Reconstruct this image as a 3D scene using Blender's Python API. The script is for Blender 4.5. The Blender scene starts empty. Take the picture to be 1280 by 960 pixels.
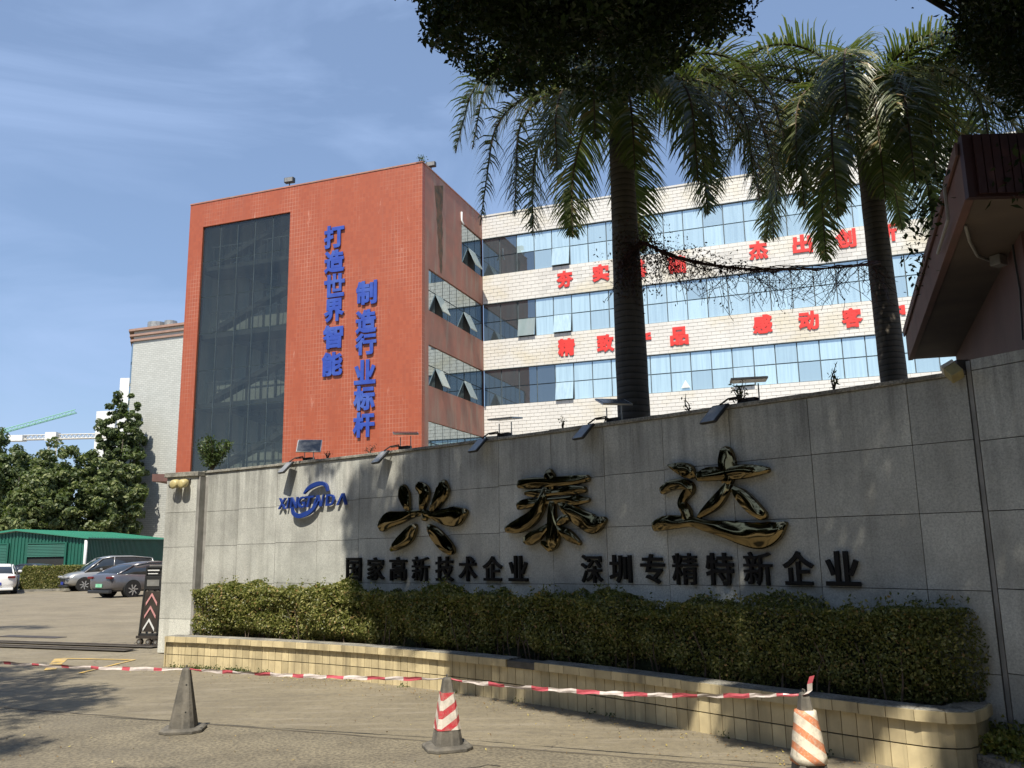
import bpy, math, random
import numpy as np
from mathutils import Vector, Matrix
random.seed(11); rng = np.random.default_rng(11)
SC = bpy.context.scene
COL = SC.collection
rad = math.radians

# ------------------------------------------------------------------ camera
FPX, PITCH, ROLL, EYE = 1060.0, rad(10.75), rad(1.0), 1.6
_F = Vector((0, math.cos(PITCH), math.sin(PITCH))); _U = Vector((0, -math.sin(PITCH), math.cos(PITCH))); _R = Vector((1, 0, 0))
_c, _s = math.cos(ROLL), math.sin(ROLL)
RT = _R*_c - _U*_s; UP = _R*_s + _U*_c
cd = bpy.data.cameras.new('camera'); cam = bpy.data.objects.new('camera', cd); COL.objects.link(cam)
cd.sensor_width = 36; cd.lens = 36*FPX/1280; cd.clip_start = .05; cd.clip_end = 5000
cam.matrix_world = Matrix(((RT.x, UP.x, -_F.x, 0), (RT.y, UP.y, -_F.y, 0), (RT.z, UP.z, -_F.z, EYE), (0, 0, 0, 1)))
SC.camera = cam
def ray(px, py): return _F + RT*((px-640)/FPX) + UP*((480-py)/FPX)
def atz(px, py, z):
    d = ray(px, py); return Vector((0, 0, EYE)) + d*((z-EYE)/d.z)
def aty(px, py, y):
    d = ray(px, py); return Vector((0, 0, EYE)) + d*(y/d.y)
def atplane(px, py, o, n):
    d = ray(px, py); c = Vector((0, 0, EYE)); return c + d*((o-c).dot(n)/d.dot(n))

# ------------------------------------------------------------------ light
SUN = Vector((.16, .63, -1)).normalized()          # the way the light travels
sun_el = math.asin(-SUN.z); sun_az = math.atan2(-SUN.x, -SUN.y)   # from +Y towards +X
w = bpy.data.worlds.new('World'); SC.world = w; w.use_nodes = True
nt = w.node_tree; nt.nodes.clear(); L = nt.links
out = nt.nodes.new('ShaderNodeOutputWorld'); sky = nt.nodes.new('ShaderNodeTexSky')
sky.sky_type = 'NISHITA'; sky.sun_disc = False; sky.sun_elevation = sun_el; sky.sun_rotation = sun_az
sky.air_density = 1.0; sky.dust_density = .9; sky.ozone_density = 2.2; sky.altitude = 0
bg = nt.nodes.new('ShaderNodeBackground'); bg.inputs[1].default_value = .105
cb = nt.nodes.new('ShaderNodeBackground'); cb.inputs[0].default_value = (.34, .465, .715, 1); cb.inputs[1].default_value = 1.03
hs = nt.nodes.new('ShaderNodeHueSaturation'); hs.inputs['Saturation'].default_value = 1.08; hs.inputs['Value'].default_value = 1.0
mx = nt.nodes.new('ShaderNodeMixShader'); tc = nt.nodes.new('ShaderNodeTexCoord')
mp = nt.nodes.new('ShaderNodeMapping'); mp.inputs['Scale'].default_value = (1.0, 1.2, 3.0); mp.inputs['Rotation'].default_value = (rad(8), rad(18), 0)
n1 = nt.nodes.new('ShaderNodeTexNoise'); n1.inputs['Scale'].default_value = 1.9; n1.inputs['Detail'].default_value = 7; n1.inputs['Roughness'].default_value = .55; n1.inputs['Distortion'].default_value = .9
cr = nt.nodes.new('ShaderNodeValToRGB'); cr.color_ramp.elements[0].position = .47; cr.color_ramp.elements[1].position = .78
cr.color_ramp.elements[0].color = (0.36, 0.36, 0.36, 1); cr.color_ramp.elements[1].color = (.92, .92, .92, 1)
for a, b in ((sky.outputs[0], hs.inputs['Color']), (hs.outputs[0], bg.inputs[0]), (tc.outputs['Generated'], mp.inputs[0]), (mp.outputs[0], n1.inputs['Vector']), (n1.outputs['Fac'], cr.inputs[0]),
             (cr.outputs[0], mx.inputs[0]), (bg.outputs[0], mx.inputs[1]), (cb.outputs[0], mx.inputs[2]), (mx.outputs[0], out.inputs[0])): L.new(a, b)
sl = bpy.data.lights.new('sun', 'SUN'); sl.energy = 5.0; sl.angle = rad(.6); sl.color = (1, .93, .80)
so = bpy.data.objects.new('sun', sl); COL.objects.link(so); so.rotation_euler = SUN.to_track_quat('-Z', 'Y').to_euler(); so.location = (0, -10, 30)
SC.view_settings.view_transform = 'Standard'; SC.view_settings.look = 'None'; SC.view_settings.exposure = 0.39; SC.view_settings.gamma = 1
SC.render.engine = 'CYCLES'; SC.cycles.max_bounces = 6; SC.cycles.diffuse_bounces = 3; SC.cycles.glossy_bounces = 4; SC.cycles.transparent_max_bounces = 8
SC.cycles.use_denoising = True

# ------------------------------------------------------------------ materials
def newmat(name):
    m = bpy.data.materials.new(name); m.use_nodes = True; t = m.node_tree; return m, t, t.nodes['Principled BSDF'], t.nodes, t.links
def ramp(N, stops):
    r = N.new('ShaderNodeValToRGB'); e = r.color_ramp.elements
    while len(e) < len(stops): e.new(.5)
    for i, (p, c) in enumerate(stops):
        e[i].position = p; e[i].color = tuple(c)+(1,) if len(c) == 3 else c
    return r
def mix(N, Lk, fac, a, b, mode='MIX'):
    m = N.new('ShaderNodeMix'); m.data_type = 'RGBA'; m.blend_type = mode
    for s, v in ((0, fac), (6, a), (7, b)):
        if hasattr(v, 'links'): Lk.new(v, m.inputs[s])
        elif isinstance(v, (int, float)): m.inputs[s].default_value = v if s == 0 else (v, v, v, 1)
        else: m.inputs[s].default_value = tuple(v)+(1,)
    return m.outputs[2]
def noise(N, Lk, vec, scale, detail=4, rough=.55, dist=0):
    n = N.new('ShaderNodeTexNoise'); n.inputs['Scale'].default_value = scale; n.inputs['Detail'].default_value = detail
    n.inputs['Roughness'].default_value = rough; n.inputs['Distortion'].default_value = dist
    if vec is not None: Lk.new(vec, n.inputs['Vector'])
    return n.outputs['Fac']
def posn(N, Lk, scale=(1, 1, 1), obj=False, rot=(0, 0, 0)):
    if obj: s = N.new('ShaderNodeTexCoord').outputs['Object']
    else: s = N.new('ShaderNodeNewGeometry').outputs['Position']
    m = N.new('ShaderNodeMapping'); m.inputs['Scale'].default_value = scale; m.inputs['Rotation'].default_value = rot; Lk.new(s, m.inputs[0]); return m.outputs[0]
def bump(N, Lk, h, B, strength=.3, dist=.01):
    b = N.new('ShaderNodeBump'); b.inputs['Strength'].default_value = strength; b.inputs['Distance'].default_value = dist
    Lk.new(h, b.inputs['Height']); Lk.new(b.outputs[0], B.inputs['Normal'])
def mat(name, c0, c1=None, scale=8, rough=.7, metal=0, bmp=0, streak=0, dirt=None, dirt_amt=.5, fine=0, tint=0, spec=.5, coat=0, obj=False):
    """two colours blended by noise; optional vertical streaks of a dirt colour, fine speckle and a random tint per object"""
    m, t, B, N, Lk = newmat(name)
    c1 = c1 or tuple(x*.8 for x in c0); p = posn(N, Lk, obj=obj)
    col = mix(N, Lk, ramp_out(N, Lk, noise(N, Lk, p, scale), .35, .65), c0, c1)
    if fine:
        f = noise(N, Lk, p, fine, 2, .6); col = mix(N, Lk, ramp_out(N, Lk, f, .40, .62), col, mix(N, Lk, .5, col, (0.02, 0.02, 0.02)))
    if dirt:
        ps = posn(N, Lk, (streak or 1, streak or 1, .35 if streak else 1), obj=obj)
        s = ramp_out(N, Lk, noise(N, Lk, ps, 1.0, 6, .6), .50, .74); mm = N.new('ShaderNodeMath'); mm.operation = 'MULTIPLY'; Lk.new(s, mm.inputs[0]); mm.inputs[1].default_value = dirt_amt
        col = mix(N, Lk, mm.outputs[0], col, dirt)
    if tint:
        oi = N.new('ShaderNodeObjectInfo'); r = ramp(N, [(0, (1-tint,)*3), (1, (1+tint*.3,)*3)]); Lk.new(oi.outputs['Random'], r.inputs[0]); col = mix(N, Lk, 1.0, col, r.outputs[0], 'MULTIPLY')
    Lk.new(col, B.inputs['Base Color']); B.inputs['Roughness'].default_value = rough; B.inputs['Metallic'].default_value = metal
    B.inputs['Specular IOR Level'].default_value = spec; B.inputs['Coat Weight'].default_value = coat
    if bmp: bump(N, Lk, noise(N, Lk, p, fine or scale*6, 4, .6), B, bmp)
    return m
def ramp_out(N, Lk, v, a, b):
    r = N.new('ShaderNodeMapRange'); r.inputs[1].default_value = a; r.inputs[2].default_value = b; Lk.new(v, r.inputs[0]); return r.outputs[0]
def leafmat(name, c0, c1, c2=None, trans=.25, rough=.45, spec=.35, dead=None):
    m, t, B, N, Lk = newmat(name)
    g = N.new('ShaderNodeNewGeometry'); stops = [(0, c0), (.6, c1), (.94, c2 or c1), (.965, dead or c2 or c1)]
    r = ramp(N, stops); Lk.new(g.outputs['Random Per Island'], r.inputs[0])
    Lk.new(r.outputs[0], B.inputs['Base Color']); B.inputs['Roughness'].default_value = rough; B.inputs['Specular IOR Level'].default_value = spec
    tr = N.new('ShaderNodeBsdfTranslucent'); Lk.new(mix(N, Lk, .5, r.outputs[0], (.25, .4, .03)), tr.inputs[0])
    ms = N.new('ShaderNodeMixShader'); ms.inputs[0].default_value = trans; o = N['Material Output'] if False else [n for n in N if n.type == 'OUTPUT_MATERIAL'][0]
    Lk.new(B.outputs[0], ms.inputs[1]); Lk.new(tr.outputs[0], ms.inputs[2]); Lk.new(ms.outputs[0], o.inputs[0])
    return m

def ground_mat():
    m, t, B, N, Lk = newmat('worn concrete paving')
    p = posn(N, Lk); col = mix(N, Lk, ramp_out(N, Lk, noise(N, Lk, p, .7, 6, .6), .35, .68), (.255, .218, .148), (.18, .153, .104))
    col = mix(N, Lk, ramp_out(N, Lk, noise(N, Lk, p, 14, 5, .7), .45, .8), col, (.13, .112, .085))
    sv = posn(N, Lk, (1.0, 5, 1), rot=(0, 0, rad(20))); col = mix(N, Lk, ramp_out(N, Lk, noise(N, Lk, sv, 1.4, 5, .6), .52, .8), col, (.30, .262, .20))
    col = mix(N, Lk, mul(N, Lk, ramp_out(N, Lk, noise(N, Lk, posn(N, Lk, (.5, 2.2, 1), rot=(0, 0, rad(22))), 1.1, 7, .7, 1.2), .56, .72), .55), col, (.105, .092, .072))
    sp = ramp_out(N, Lk, noise(N, Lk, p, 55, 4, .75), .54, .70); col = mix(N, Lk, mul(N, Lk, sp, .5), col, (.09, .08, .065))
    cr_ = N.new('ShaderNodeTexVoronoi'); cr_.feature = 'DISTANCE_TO_EDGE'; cr_.inputs['Scale'].default_value = .42
    wv = N.new('ShaderNodeVectorMath'); wv.operation = 'ADD'; nn = N.new('ShaderNodeTexNoise'); nn.inputs['Scale'].default_value = 1.8; nn.inputs['Detail'].default_value = 8; Lk.new(p, nn.inputs['Vector'])
    sc = N.new('ShaderNodeVectorMath'); sc.operation = 'SCALE'; sc.inputs['Scale'].default_value = .9; Lk.new(nn.outputs['Color'], sc.inputs[0]); Lk.new(p, wv.inputs[0]); Lk.new(sc.outputs[0], wv.inputs[1]); Lk.new(wv.outputs[0], cr_.inputs['Vector'])
    e = N.new('ShaderNodeMapRange'); e.inputs[1].default_value = .0; e.inputs[2].default_value = .006; e.inputs[3].default_value = 1; e.inputs[4].default_value = 0; Lk.new(cr_.outputs['Distance'], e.inputs[0])
    gate = ramp_out(N, Lk, noise(N, Lk, p, .9, 2), .48, .55); e2 = N.new('ShaderNodeMath'); e2.operation = 'MULTIPLY'; Lk.new(e.outputs[0], e2.inputs[0]); Lk.new(gate, e2.inputs[1])
    col = mix(N, Lk, mul(N, Lk, e2.outputs[0], .7), col, (.06, .052, .042))
    Lk.new(col, B.inputs['Base Color']); B.inputs['Roughness'].default_value = .85
    bump(N, Lk, noise(N, Lk, p, 35, 6, .7), B, .6, .015); return m
def mul(N, Lk, v, k):
    mm = N.new('ShaderNodeMath'); mm.operation = 'MULTIPLY'; Lk.new(v, mm.inputs[0]); mm.inputs[1].default_value = k; return mm.outputs[0]
def granite_mat(name, a, b):
    m, t, B, N, Lk = newmat(name); p = posn(N, Lk)
    f = noise(N, Lk, p, 62, 3, .75); col = mix(N, Lk, ramp_out(N, Lk, f, .36, .66), a, b)
    f2 = noise(N, Lk, p, 38, 2, .6); col = mix(N, Lk, ramp_out(N, Lk, f2, .58, .68), col, (.62, .61, .57))
    col = mix(N, Lk, mul(N, Lk, ramp_out(N, Lk, noise(N, Lk, p, 1.3, 5, .6), .4, .75), .55), col, (.16, .155, .145))
    ps = posn(N, Lk, (5, 5, .28)); col = mix(N, Lk, mul(N, Lk, ramp_out(N, Lk, noise(N, Lk, ps, 1, 6, .6), .54, .74), .4), col, (.15, .145, .125))
    sz_ = N.new('ShaderNodeSeparateXYZ'); Lk.new(p, sz_.inputs[0]); tz_ = N.new('ShaderNodeMapRange'); tz_.inputs[1].default_value = 1.7; tz_.inputs[2].default_value = 2.9; Lk.new(sz_.outputs[2], tz_.inputs[0])
    gr = N.new('ShaderNodeMath'); gr.operation = 'MULTIPLY'; Lk.new(tz_.outputs[0], gr.inputs[0]); Lk.new(ramp_out(N, Lk, noise(N, Lk, posn(N, Lk, (7, 7, .5)), 1.2, 7, .7), .42, .66), gr.inputs[1]); col = mix(N, Lk, mul(N, Lk, gr.outputs[0], .62), col, (.10, .097, .088))
    ps2 = posn(N, Lk, (3.1, 3.1, .22)); col = mix(N, Lk, mul(N, Lk, ramp_out(N, Lk, noise(N, Lk, ps2, 1.7, 5, .6), .62, .75), .45), col, (.55, .53, .48))
    oi = N.new('ShaderNodeObjectInfo'); r = ramp(N, [(0, (.84,)*3), (1, (1.04,)*3)]); Lk.new(oi.outputs['Random'], r.inputs[0]); col = mix(N, Lk, 1.0, col, r.outputs[0], 'MULTIPLY')
    Lk.new(col, B.inputs['Base Color']); B.inputs['Roughness'].default_value = .55; bump(N, Lk, f, B, .12, .004); return m
def redtile_mat():
    m, t, B, N, Lk = newmat('small glazed orange red wall tiles')
    # tiles in a frame turned with the building: u along the front, z up
    p = posn(N, Lk, rot=(0, 0, rad(20)))
    sx = N.new('ShaderNodeSeparateXYZ'); Lk.new(p, sx.inputs[0]); ad = N.new('ShaderNodeMath'); ad.operation = 'ADD'; Lk.new(sx.outputs[0], ad.inputs[0]); Lk.new(sx.outputs[1], ad.inputs[1])
    cx = N.new('ShaderNodeCombineXYZ'); Lk.new(ad.outputs[0], cx.inputs[0]); Lk.new(sx.outputs[2], cx.inputs[1])
    bt = N.new('ShaderNodeTexBrick'); bt.offset = 0; bt.inputs['Scale'].default_value = 1; bt.inputs['Brick Width'].default_value = .17; bt.inputs['Row Height'].default_value = .22
    bt.inputs['Mortar Size'].default_value = .012; bt.inputs['Color1'].default_value = (.37, .088, .038, 1); bt.inputs['Color2'].default_value = (.325, .074, .033, 1)
    bt.inputs['Bias'].default_value = 0; Lk.new(cx.outputs[0], bt.inputs['Vector'])
    gw = ramp_out(N, Lk, noise(N, Lk, posn(N, Lk, (.6, .6, .16)), .9, 5, .65), .44, .66)
    mort = mix(N, Lk, gw, (.33, .085, .04), (.47, .22, .15)); Lk.new(mort, bt.inputs['Mortar'])
    col = mix(N, Lk, mul(N, Lk, ramp_out(N, Lk, noise(N, Lk, posn(N, Lk, (2.4, 2.4, .18)), 1, 6, .65), .55, .75), .5), bt.outputs['Color'], (.28, .095, .06))
    col = mix(N, Lk, mul(N, Lk, ramp_out(N, Lk, noise(N, Lk, posn(N, Lk, (1.5, 1.5, .3)), 1.3, 8, .75), .62, .70), .6), col, (.60, .34, .26))
    Lk.new(col, B.inputs['Base Color']); B.inputs['Roughness'].default_value = .5; bump(N, Lk, bt.outputs['Fac'], B, -.25, .01); return m
def pane_mat(name, dif, glo, w, rough=.02, stripes=True):
    m, t, B, N, Lk = newmat(name); N.remove(B); o = [n for n in N if n.type == 'OUTPUT_MATERIAL'][0]
    d = N.new('ShaderNodeBsdfDiffuse'); g = N.new('ShaderNodeBsdfGlossy'); g.inputs['Roughness'].default_value = rough; g.inputs['Color'].default_value = tuple(glo)+(1,)
    oi = N.new('ShaderNodeObjectInfo'); r = ramp(N, [(0, (.58,)*3), (.25, (.88,)*3), (1, (1.06,)*3)]); Lk.new(oi.outputs['Random'], r.inputs[0])
    col = mix(N, Lk, 1.0, dif, r.outputs[0], 'MULTIPLY')
    if stripes:
        s = ramp_out(N, Lk, noise(N, Lk, posn(N, Lk, (6, 6, .25)), 1.2, 4, .6), .42, .7); col = mix(N, Lk, mul(N, Lk, s, .5), col, tuple(x*.55 for x in dif))
    Lk.new(col, d.inputs[0]); ms = N.new('ShaderNodeMixShader'); ms.inputs[0].default_value = w
    nb = N.new('ShaderNodeBump'); nb.inputs['Strength'].default_value = .02; nb.inputs['Distance'].default_value = .05; Lk.new(noise(N, Lk, posn(N, Lk), 1.2, 2), nb.inputs['Height']); Lk.new(nb.outputs[0], g.inputs['Normal'])
    Lk.new(d.outputs[0], ms.inputs[1]); Lk.new(g.outputs[0], ms.inputs[2]); Lk.new(ms.outputs[0], o.inputs[0]); return m
def darkglass_mat():
    m, t, B, N, Lk = newmat('dark tinted curtain glass'); N.remove(B); o = [n for n in N if n.type == 'OUTPUT_MATERIAL'][0]
    tr = N.new('ShaderNodeBsdfTransparent'); tr.inputs[0].default_value = (.66, .69, .67, 1); g = N.new('ShaderNodeBsdfGlossy'); g.inputs['Roughness'].default_value = .03; g.inputs[0].default_value = (.50, .54, .54, 1)
    d = N.new('ShaderNodeBsdfDiffuse'); d.inputs[0].default_value = (.10, .11, .115, 1)
    a = N.new('ShaderNodeMixShader'); a.inputs[0].default_value = .10; Lk.new(tr.outputs[0], a.inputs[1]); Lk.new(g.outputs[0], a.inputs[2])
    dn = ramp_out(N, Lk, noise(N, Lk, posn(N, Lk, (2, 2, .3)), 1, 5, .6), .2, .9); b = N.new('ShaderNodeMixShader'); Lk.new(mul(N, Lk, dn, .28), b.inputs[0]); Lk.new(a.outputs[0], b.inputs[1]); Lk.new(d.outputs[0], b.inputs[2])
    Lk.new(b.outputs[0], o.inputs[0]); return m
def sleeve_mat(name, red, white, kx, ky, period, duty, phase=0, worn=.3):
    m, t, B, N, Lk = newmat(name); p = N.new('ShaderNodeTexCoord').outputs['Object']; s = N.new('ShaderNodeSeparateXYZ'); Lk.new(p, s.inputs[0])
    dp = N.new('ShaderNodeVectorMath'); dp.operation = 'DOT_PRODUCT'; Lk.new(p, dp.inputs[0]); dp.inputs[1].default_value = (kx, ky, 1)
    a = N.new('ShaderNodeMath'); a.operation = 'ADD'; Lk.new(dp.outputs['Value'], a.inputs[0]); a.inputs[1].default_value = phase
    f = N.new('ShaderNodeMath'); f.operation = 'DIVIDE'; Lk.new(a.outputs[0], f.inputs[0]); f.inputs[1].default_value = period
    fr = N.new('ShaderNodeMath'); fr.operation = 'FRACT'; Lk.new(f.outputs[0], fr.inputs[0]); lt = N.new('ShaderNodeMath'); lt.operation = 'LESS_THAN'; Lk.new(fr.outputs[0], lt.inputs[0]); lt.inputs[1].default_value = duty
    wn = ramp_out(N, Lk, noise(N, Lk, p, 60, 6, .75), .5, .7); col = mix(N, Lk, lt.outputs[0], white, mix(N, Lk, mul(N, Lk, wn, worn), red, white))
    col = mix(N, Lk, mul(N, Lk, ramp_out(N, Lk, noise(N, Lk, p, 14, 7, .75), .46, .72), .75), col, (.27, .24, .19))
    Lk.new(col, B.inputs['Base Color']); B.inputs['Roughness'].default_value = .5; return m

M = {}
M['ground'] = ground_mat()
M['granite'] = granite_mat('flamed grey granite', (.67, .675, .61), (.41, .415, .385))
M['granite_edge'] = mat('granite edge', (.30, .29, .27), (.20, .195, .18), 5, .7, dirt=(.08, .075, .06), streak=4)
M['joint'] = mat('dark mortar', (.13, .12, .105), (.08, .075, .065), 6, .95)
M['cap'] = mat('weathered cement cap', (.42, .40, .34), (.20, .19, .165), 4, .9, bmp=.4, fine=50)
M['redtile'] = redtile_mat()
M['redtile_dirty'] = mat('stained red side tiles', (.40, .165, .115), (.31, .15, .11), 1.2, .7, dirt=(.34, .26, .20), streak=1.8, dirt_amt=.9)
M['whitetile'] = mat('cream white wall tile', (.68, .67, .64), (.62, .605, .575), .6, .4, dirt=(.58, .50, .31), streak=.25, dirt_amt=.8, tint=.14)
M['grout'] = mat('grey grout', (.53, .51, .48), (.46, .44, .41), 3, .9)
M['greytile'] = None
M['pane'] = pane_mat('pale blue mirror window glass', (.55, .72, .76), (.72, .88, .96), .42)
M['pane_side'] = pane_mat('grey mirror window glass', (.10, .13, .14), (.62, .70, .72), .62)
M['pane_dark'] = pane_mat('window glass with dark room behind', (.06, .075, .085), (.55, .66, .74), .30)
M['pane_open'] = pane_mat('pale window glass seen at an angle', (.34, .40, .39), (.7, .75, .75), .3, .08)
M['mullion'] = mat('dark window frame', (.10, .13, .15), (.07, .09, .10), 3, .5)
M['darkglass'] = darkglass_mat()
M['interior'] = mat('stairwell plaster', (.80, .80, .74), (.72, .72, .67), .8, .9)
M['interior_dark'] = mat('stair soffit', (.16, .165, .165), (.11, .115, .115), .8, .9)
M['pipe'] = mat('aged pvc pipe', (.34, .33, .31), (.26, .25, .235), 9, .6)
M['blue'] = mat('blue lettering paint', (.012, .036, .20), (.018, .05, .26), 1.5, .35, dirt=(.05, .09, .30), streak=1, dirt_amt=.4)
M['bluewall'] = mat('blue sign letters', (.022, .055, .32), (.03, .075, .38), 2.5, .5, dirt=(.12, .19, .42), dirt_amt=.45)
M['redletter'] = mat('red sign letters', (.72, .045, .035), (.62, .035, .03), 2, .45)
M['black'] = mat('black acrylic lettering', (.004, .004, .005), (.006, .006, .007), 4, .45, spec=.25)
M['gold'] = mat('mirror gold titanium sheet', (.25, .195, .10), (.15, .115, .06), 2.0, .05, metal=1, fine=0)
M['beige'] = mat('beige glazed planter tile', (.68, .57, .34), (.56, .465, .28), 9, .45, dirt=(.22, .185, .12), streak=6, dirt_amt=.8, tint=.26)
M['soil'] = mat('dry soil', (.14, .10, .07), (.08, .06, .04), 9, .95, bmp=.8)
M['rubber'] = mat('dusty black rubber', (.085, .08, .072), (.15, .14, .12), 12, .75, bmp=.3, obj=True)
M['rubber_dusty'] = mat('dusty grey rubber', (.155, .14, .115), (.07, .066, .058), 7, .85, bmp=.4, obj=True, dirt=(.27, .245, .20), dirt_amt=.7, streak=9)
M['tapered'] = mat('red barrier tape', (.50, .095, .12), (.44, .08, .10), 30, .35)
M['tapewhite'] = mat('white barrier tape', (.62, .56, .52), (.52, .45, .42), 30, .35)
M['steel'] = mat('galvanised steel', (.42, .42, .40), (.30, .30, .29), 6, .45, metal=.6)
M['rail'] = mat('worn rail steel', (.10, .085, .07), (.06, .05, .045), 9, .6, metal=.3)
M['darkmetal'] = mat('dark brown metal', (.045, .038, .034), (.07, .06, .052), 7, .5, metal=.3)
M['blackplastic'] = mat('black plastic', (.02, .022, .024), (.03, .03, .03), 6, .45)
M['solar'] = mat('solar cell panel', (.05, .055, .065), (.075, .08, .09), 20, .25)
M['alu'] = mat('aluminium rim', (.55, .55, .53), (.45, .45, .43), 8, .4, metal=.7)
M['greylens'] = mat('grey lamp lens', (.28, .28, .27), (.2, .2, .2), 8, .2)
M['yellowlamp'] = mat('yellowed lamp housing', (.52, .44, .20), (.38, .32, .16), 18, .45, dirt=(.15, .12, .06), dirt_amt=.5)
M['maroon'] = mat('faded maroon paint', (.125, .062, .056), (.09, .046, .042), 1.4, .75, dirt=(.10, .06, .05), streak=3, dirt_amt=.7, bmp=.2)
M['pinkedge'] = mat('faded pink red plaster edge', (.20, .105, .092), (.145, .078, .068), 2, .8, dirt=(.14, .09, .075), streak=3, dirt_amt=.8)
M['darkred'] = mat('dark red ribbed tile fascia', (.055, .020, .018), (.036, .016, .015), 3, .5, dirt=(.05, .02, .018), streak=8, dirt_amt=.8)
M['soffit'] = mat('stained brown soffit', (.155, .118, .095), (.10, .08, .068), 1.3, .85, dirt=(.10, .08, .07), dirt_amt=.6)
M['greenshed'] = mat('green corrugated sheet', (.012, .125, .085), (.016, .10, .07), .7, .45, dirt=(.015, .08, .06), streak=2, dirt_amt=.5)
M['greenroof'] = mat('light green roof sheet', (.045, .26, .17), (.04, .22, .145), .7, .4)
M['dark'] = mat('dark opening', (.012, .014, .014), (.02, .022, .022), 1, .8)
M['whitepaint'] = mat('white paint', (.72, .73, .72), (.64, .65, .64), 1.5, .6)
M['carsilver'] = mat('silver car paint', (.40, .40, .39), (.38, .38, .37), 3, .30, metal=.5, coat=.6, obj=True)
M['cargrey'] = mat('grey car paint', (.15, .145, .155), (.14, .135, .145), 3, .28, metal=.5, coat=.7, obj=True)
M['carwhite'] = mat('white car paint', (.80, .79, .77), (.78, .77, .75), 3, .25, coat=.6, obj=True)
M['carblack'] = mat('dark blue car paint', (.02, .025, .035), (.02, .022, .03), 3, .25, coat=.6, obj=True)
M['carglass'] = mat('car window glass', (.022, .028, .034), (.03, .036, .042), 2, .06, spec=.9, obj=True)
M['tyre'] = mat('tyre rubber', (.016, .016, .016), (.024, .023, .022), 9, .85, obj=True)
M['taillight'] = mat('tail light', (.16, .012, .010), (.11, .01, .01), 9, .15, obj=True)
M['headlight'] = mat('headlight', (.5, .52, .54), (.35, .36, .38), 9, .1, obj=True)
M['plategreen'] = mat('green licence plate', (.16, .52, .30), (.30, .60, .42), 5, .5, obj=True)
M['plateblue'] = mat('blue licence plate', (.03, .06, .38), (.03, .05, .32), 5, .5, obj=True)
M['palmbark'] = None
M['bark'] = mat('rough tree bark', (.085, .065, .048), (.045, .036, .028), 7, .9, bmp=.8, fine=22)
M['stem'] = mat('thin woody stem', (.12, .09, .06), (.07, .05, .035), 12, .9)
M['yellowpaint'] = mat('worn yellow road paint', (.58, .38, .09), (.38, .30, .17), 7, .8)
M['crack'] = mat('dark joint filler', (.055, .048, .04), (.08, .07, .055), 6, .95)
M['craneyellow'] = mat('pale yellow crane steel', (.62, .60, .54), (.56, .54, .48), 1, .6)
M['cranegreen'] = mat('pale green crane steel', (.22, .52, .32), (.2, .46, .3), 1, .6)
M['pinkpaint'] = mat('faded pink reflective strip', (.62, .30, .30), (.5, .25, .25), 9, .5)
M['leaf_hedge'] = leafmat('hedge leaves', (.075, .085, .022), (.17, .180, .045), (.36, .33, .12), .25, dead=(.30, .19, .08))
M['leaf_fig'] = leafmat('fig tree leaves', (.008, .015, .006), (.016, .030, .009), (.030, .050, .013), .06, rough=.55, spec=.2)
M['leaf_far'] = leafmat('far tree leaves', (.055, .080, .032), (.115, .145, .055), (.23, .25, .10), .22)
M['leaf_far2'] = leafmat('far tree leaves darker', (.042, .064, .028), (.085, .115, .045), (.17, .20, .08), .22)
M['leaf_palm'] = leafmat('palm leaflets', (.045, .062, .024), (.11, .13, .055), (.27, .28, .15), .2, rough=.38, spec=.5, dead=(.28, .20, .09))
M['leaf_cover'] = leafmat('ground cover leaves', (.07, .10, .02), (.16, .18, .035), (.30, .26, .06), .2)
M['leaf_dry'] = leafmat('dry leaf litter', (.16, .09, .04), (.30, .20, .08), (.5, .42, .12), .05)
M['leaf_vine'] = leafmat('dead vine leaves', (.035, .018, .015), (.07, .03, .025), (.10, .035, .03), .05)
M['leaf_weed'] = leafmat('weed leaves', (.025, .045, .015), (.055, .085, .025), (.08, .11, .03), .15)

def _palm():
    m, t, B, N, Lk = newmat('ringed grey palm bark')
    p = posn(N, Lk); wv = N.new('ShaderNodeTexWave'); wv.bands_direction = 'Z'; wv.inputs['Scale'].default_value = 3.4; wv.inputs['Distortion'].default_value = 1.6; wv.inputs['Detail'].default_value = 3; Lk.new(p, wv.inputs['Vector'])
    col = mix(N, Lk, noise(N, Lk, p, 3, 6, .6), (.15, .13, .105), (.085, .075, .062)); col = mix(N, Lk, ramp_out(N, Lk, wv.outputs['Fac'], .0, .16), (.05, .042, .035), col)
    col = mix(N, Lk, mul(N, Lk, ramp_out(N, Lk, noise(N, Lk, posn(N, Lk, (9, 9, 1.2)), 2, 6, .7), .5, .8), .5), col, (.20, .175, .13))
    Lk.new(col, B.inputs['Base Color']); B.inputs['Roughness'].default_value = .9; bump(N, Lk, wv.outputs['Fac'], B, .35, .02); return m
M['palmbark'] = _palm()
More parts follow.
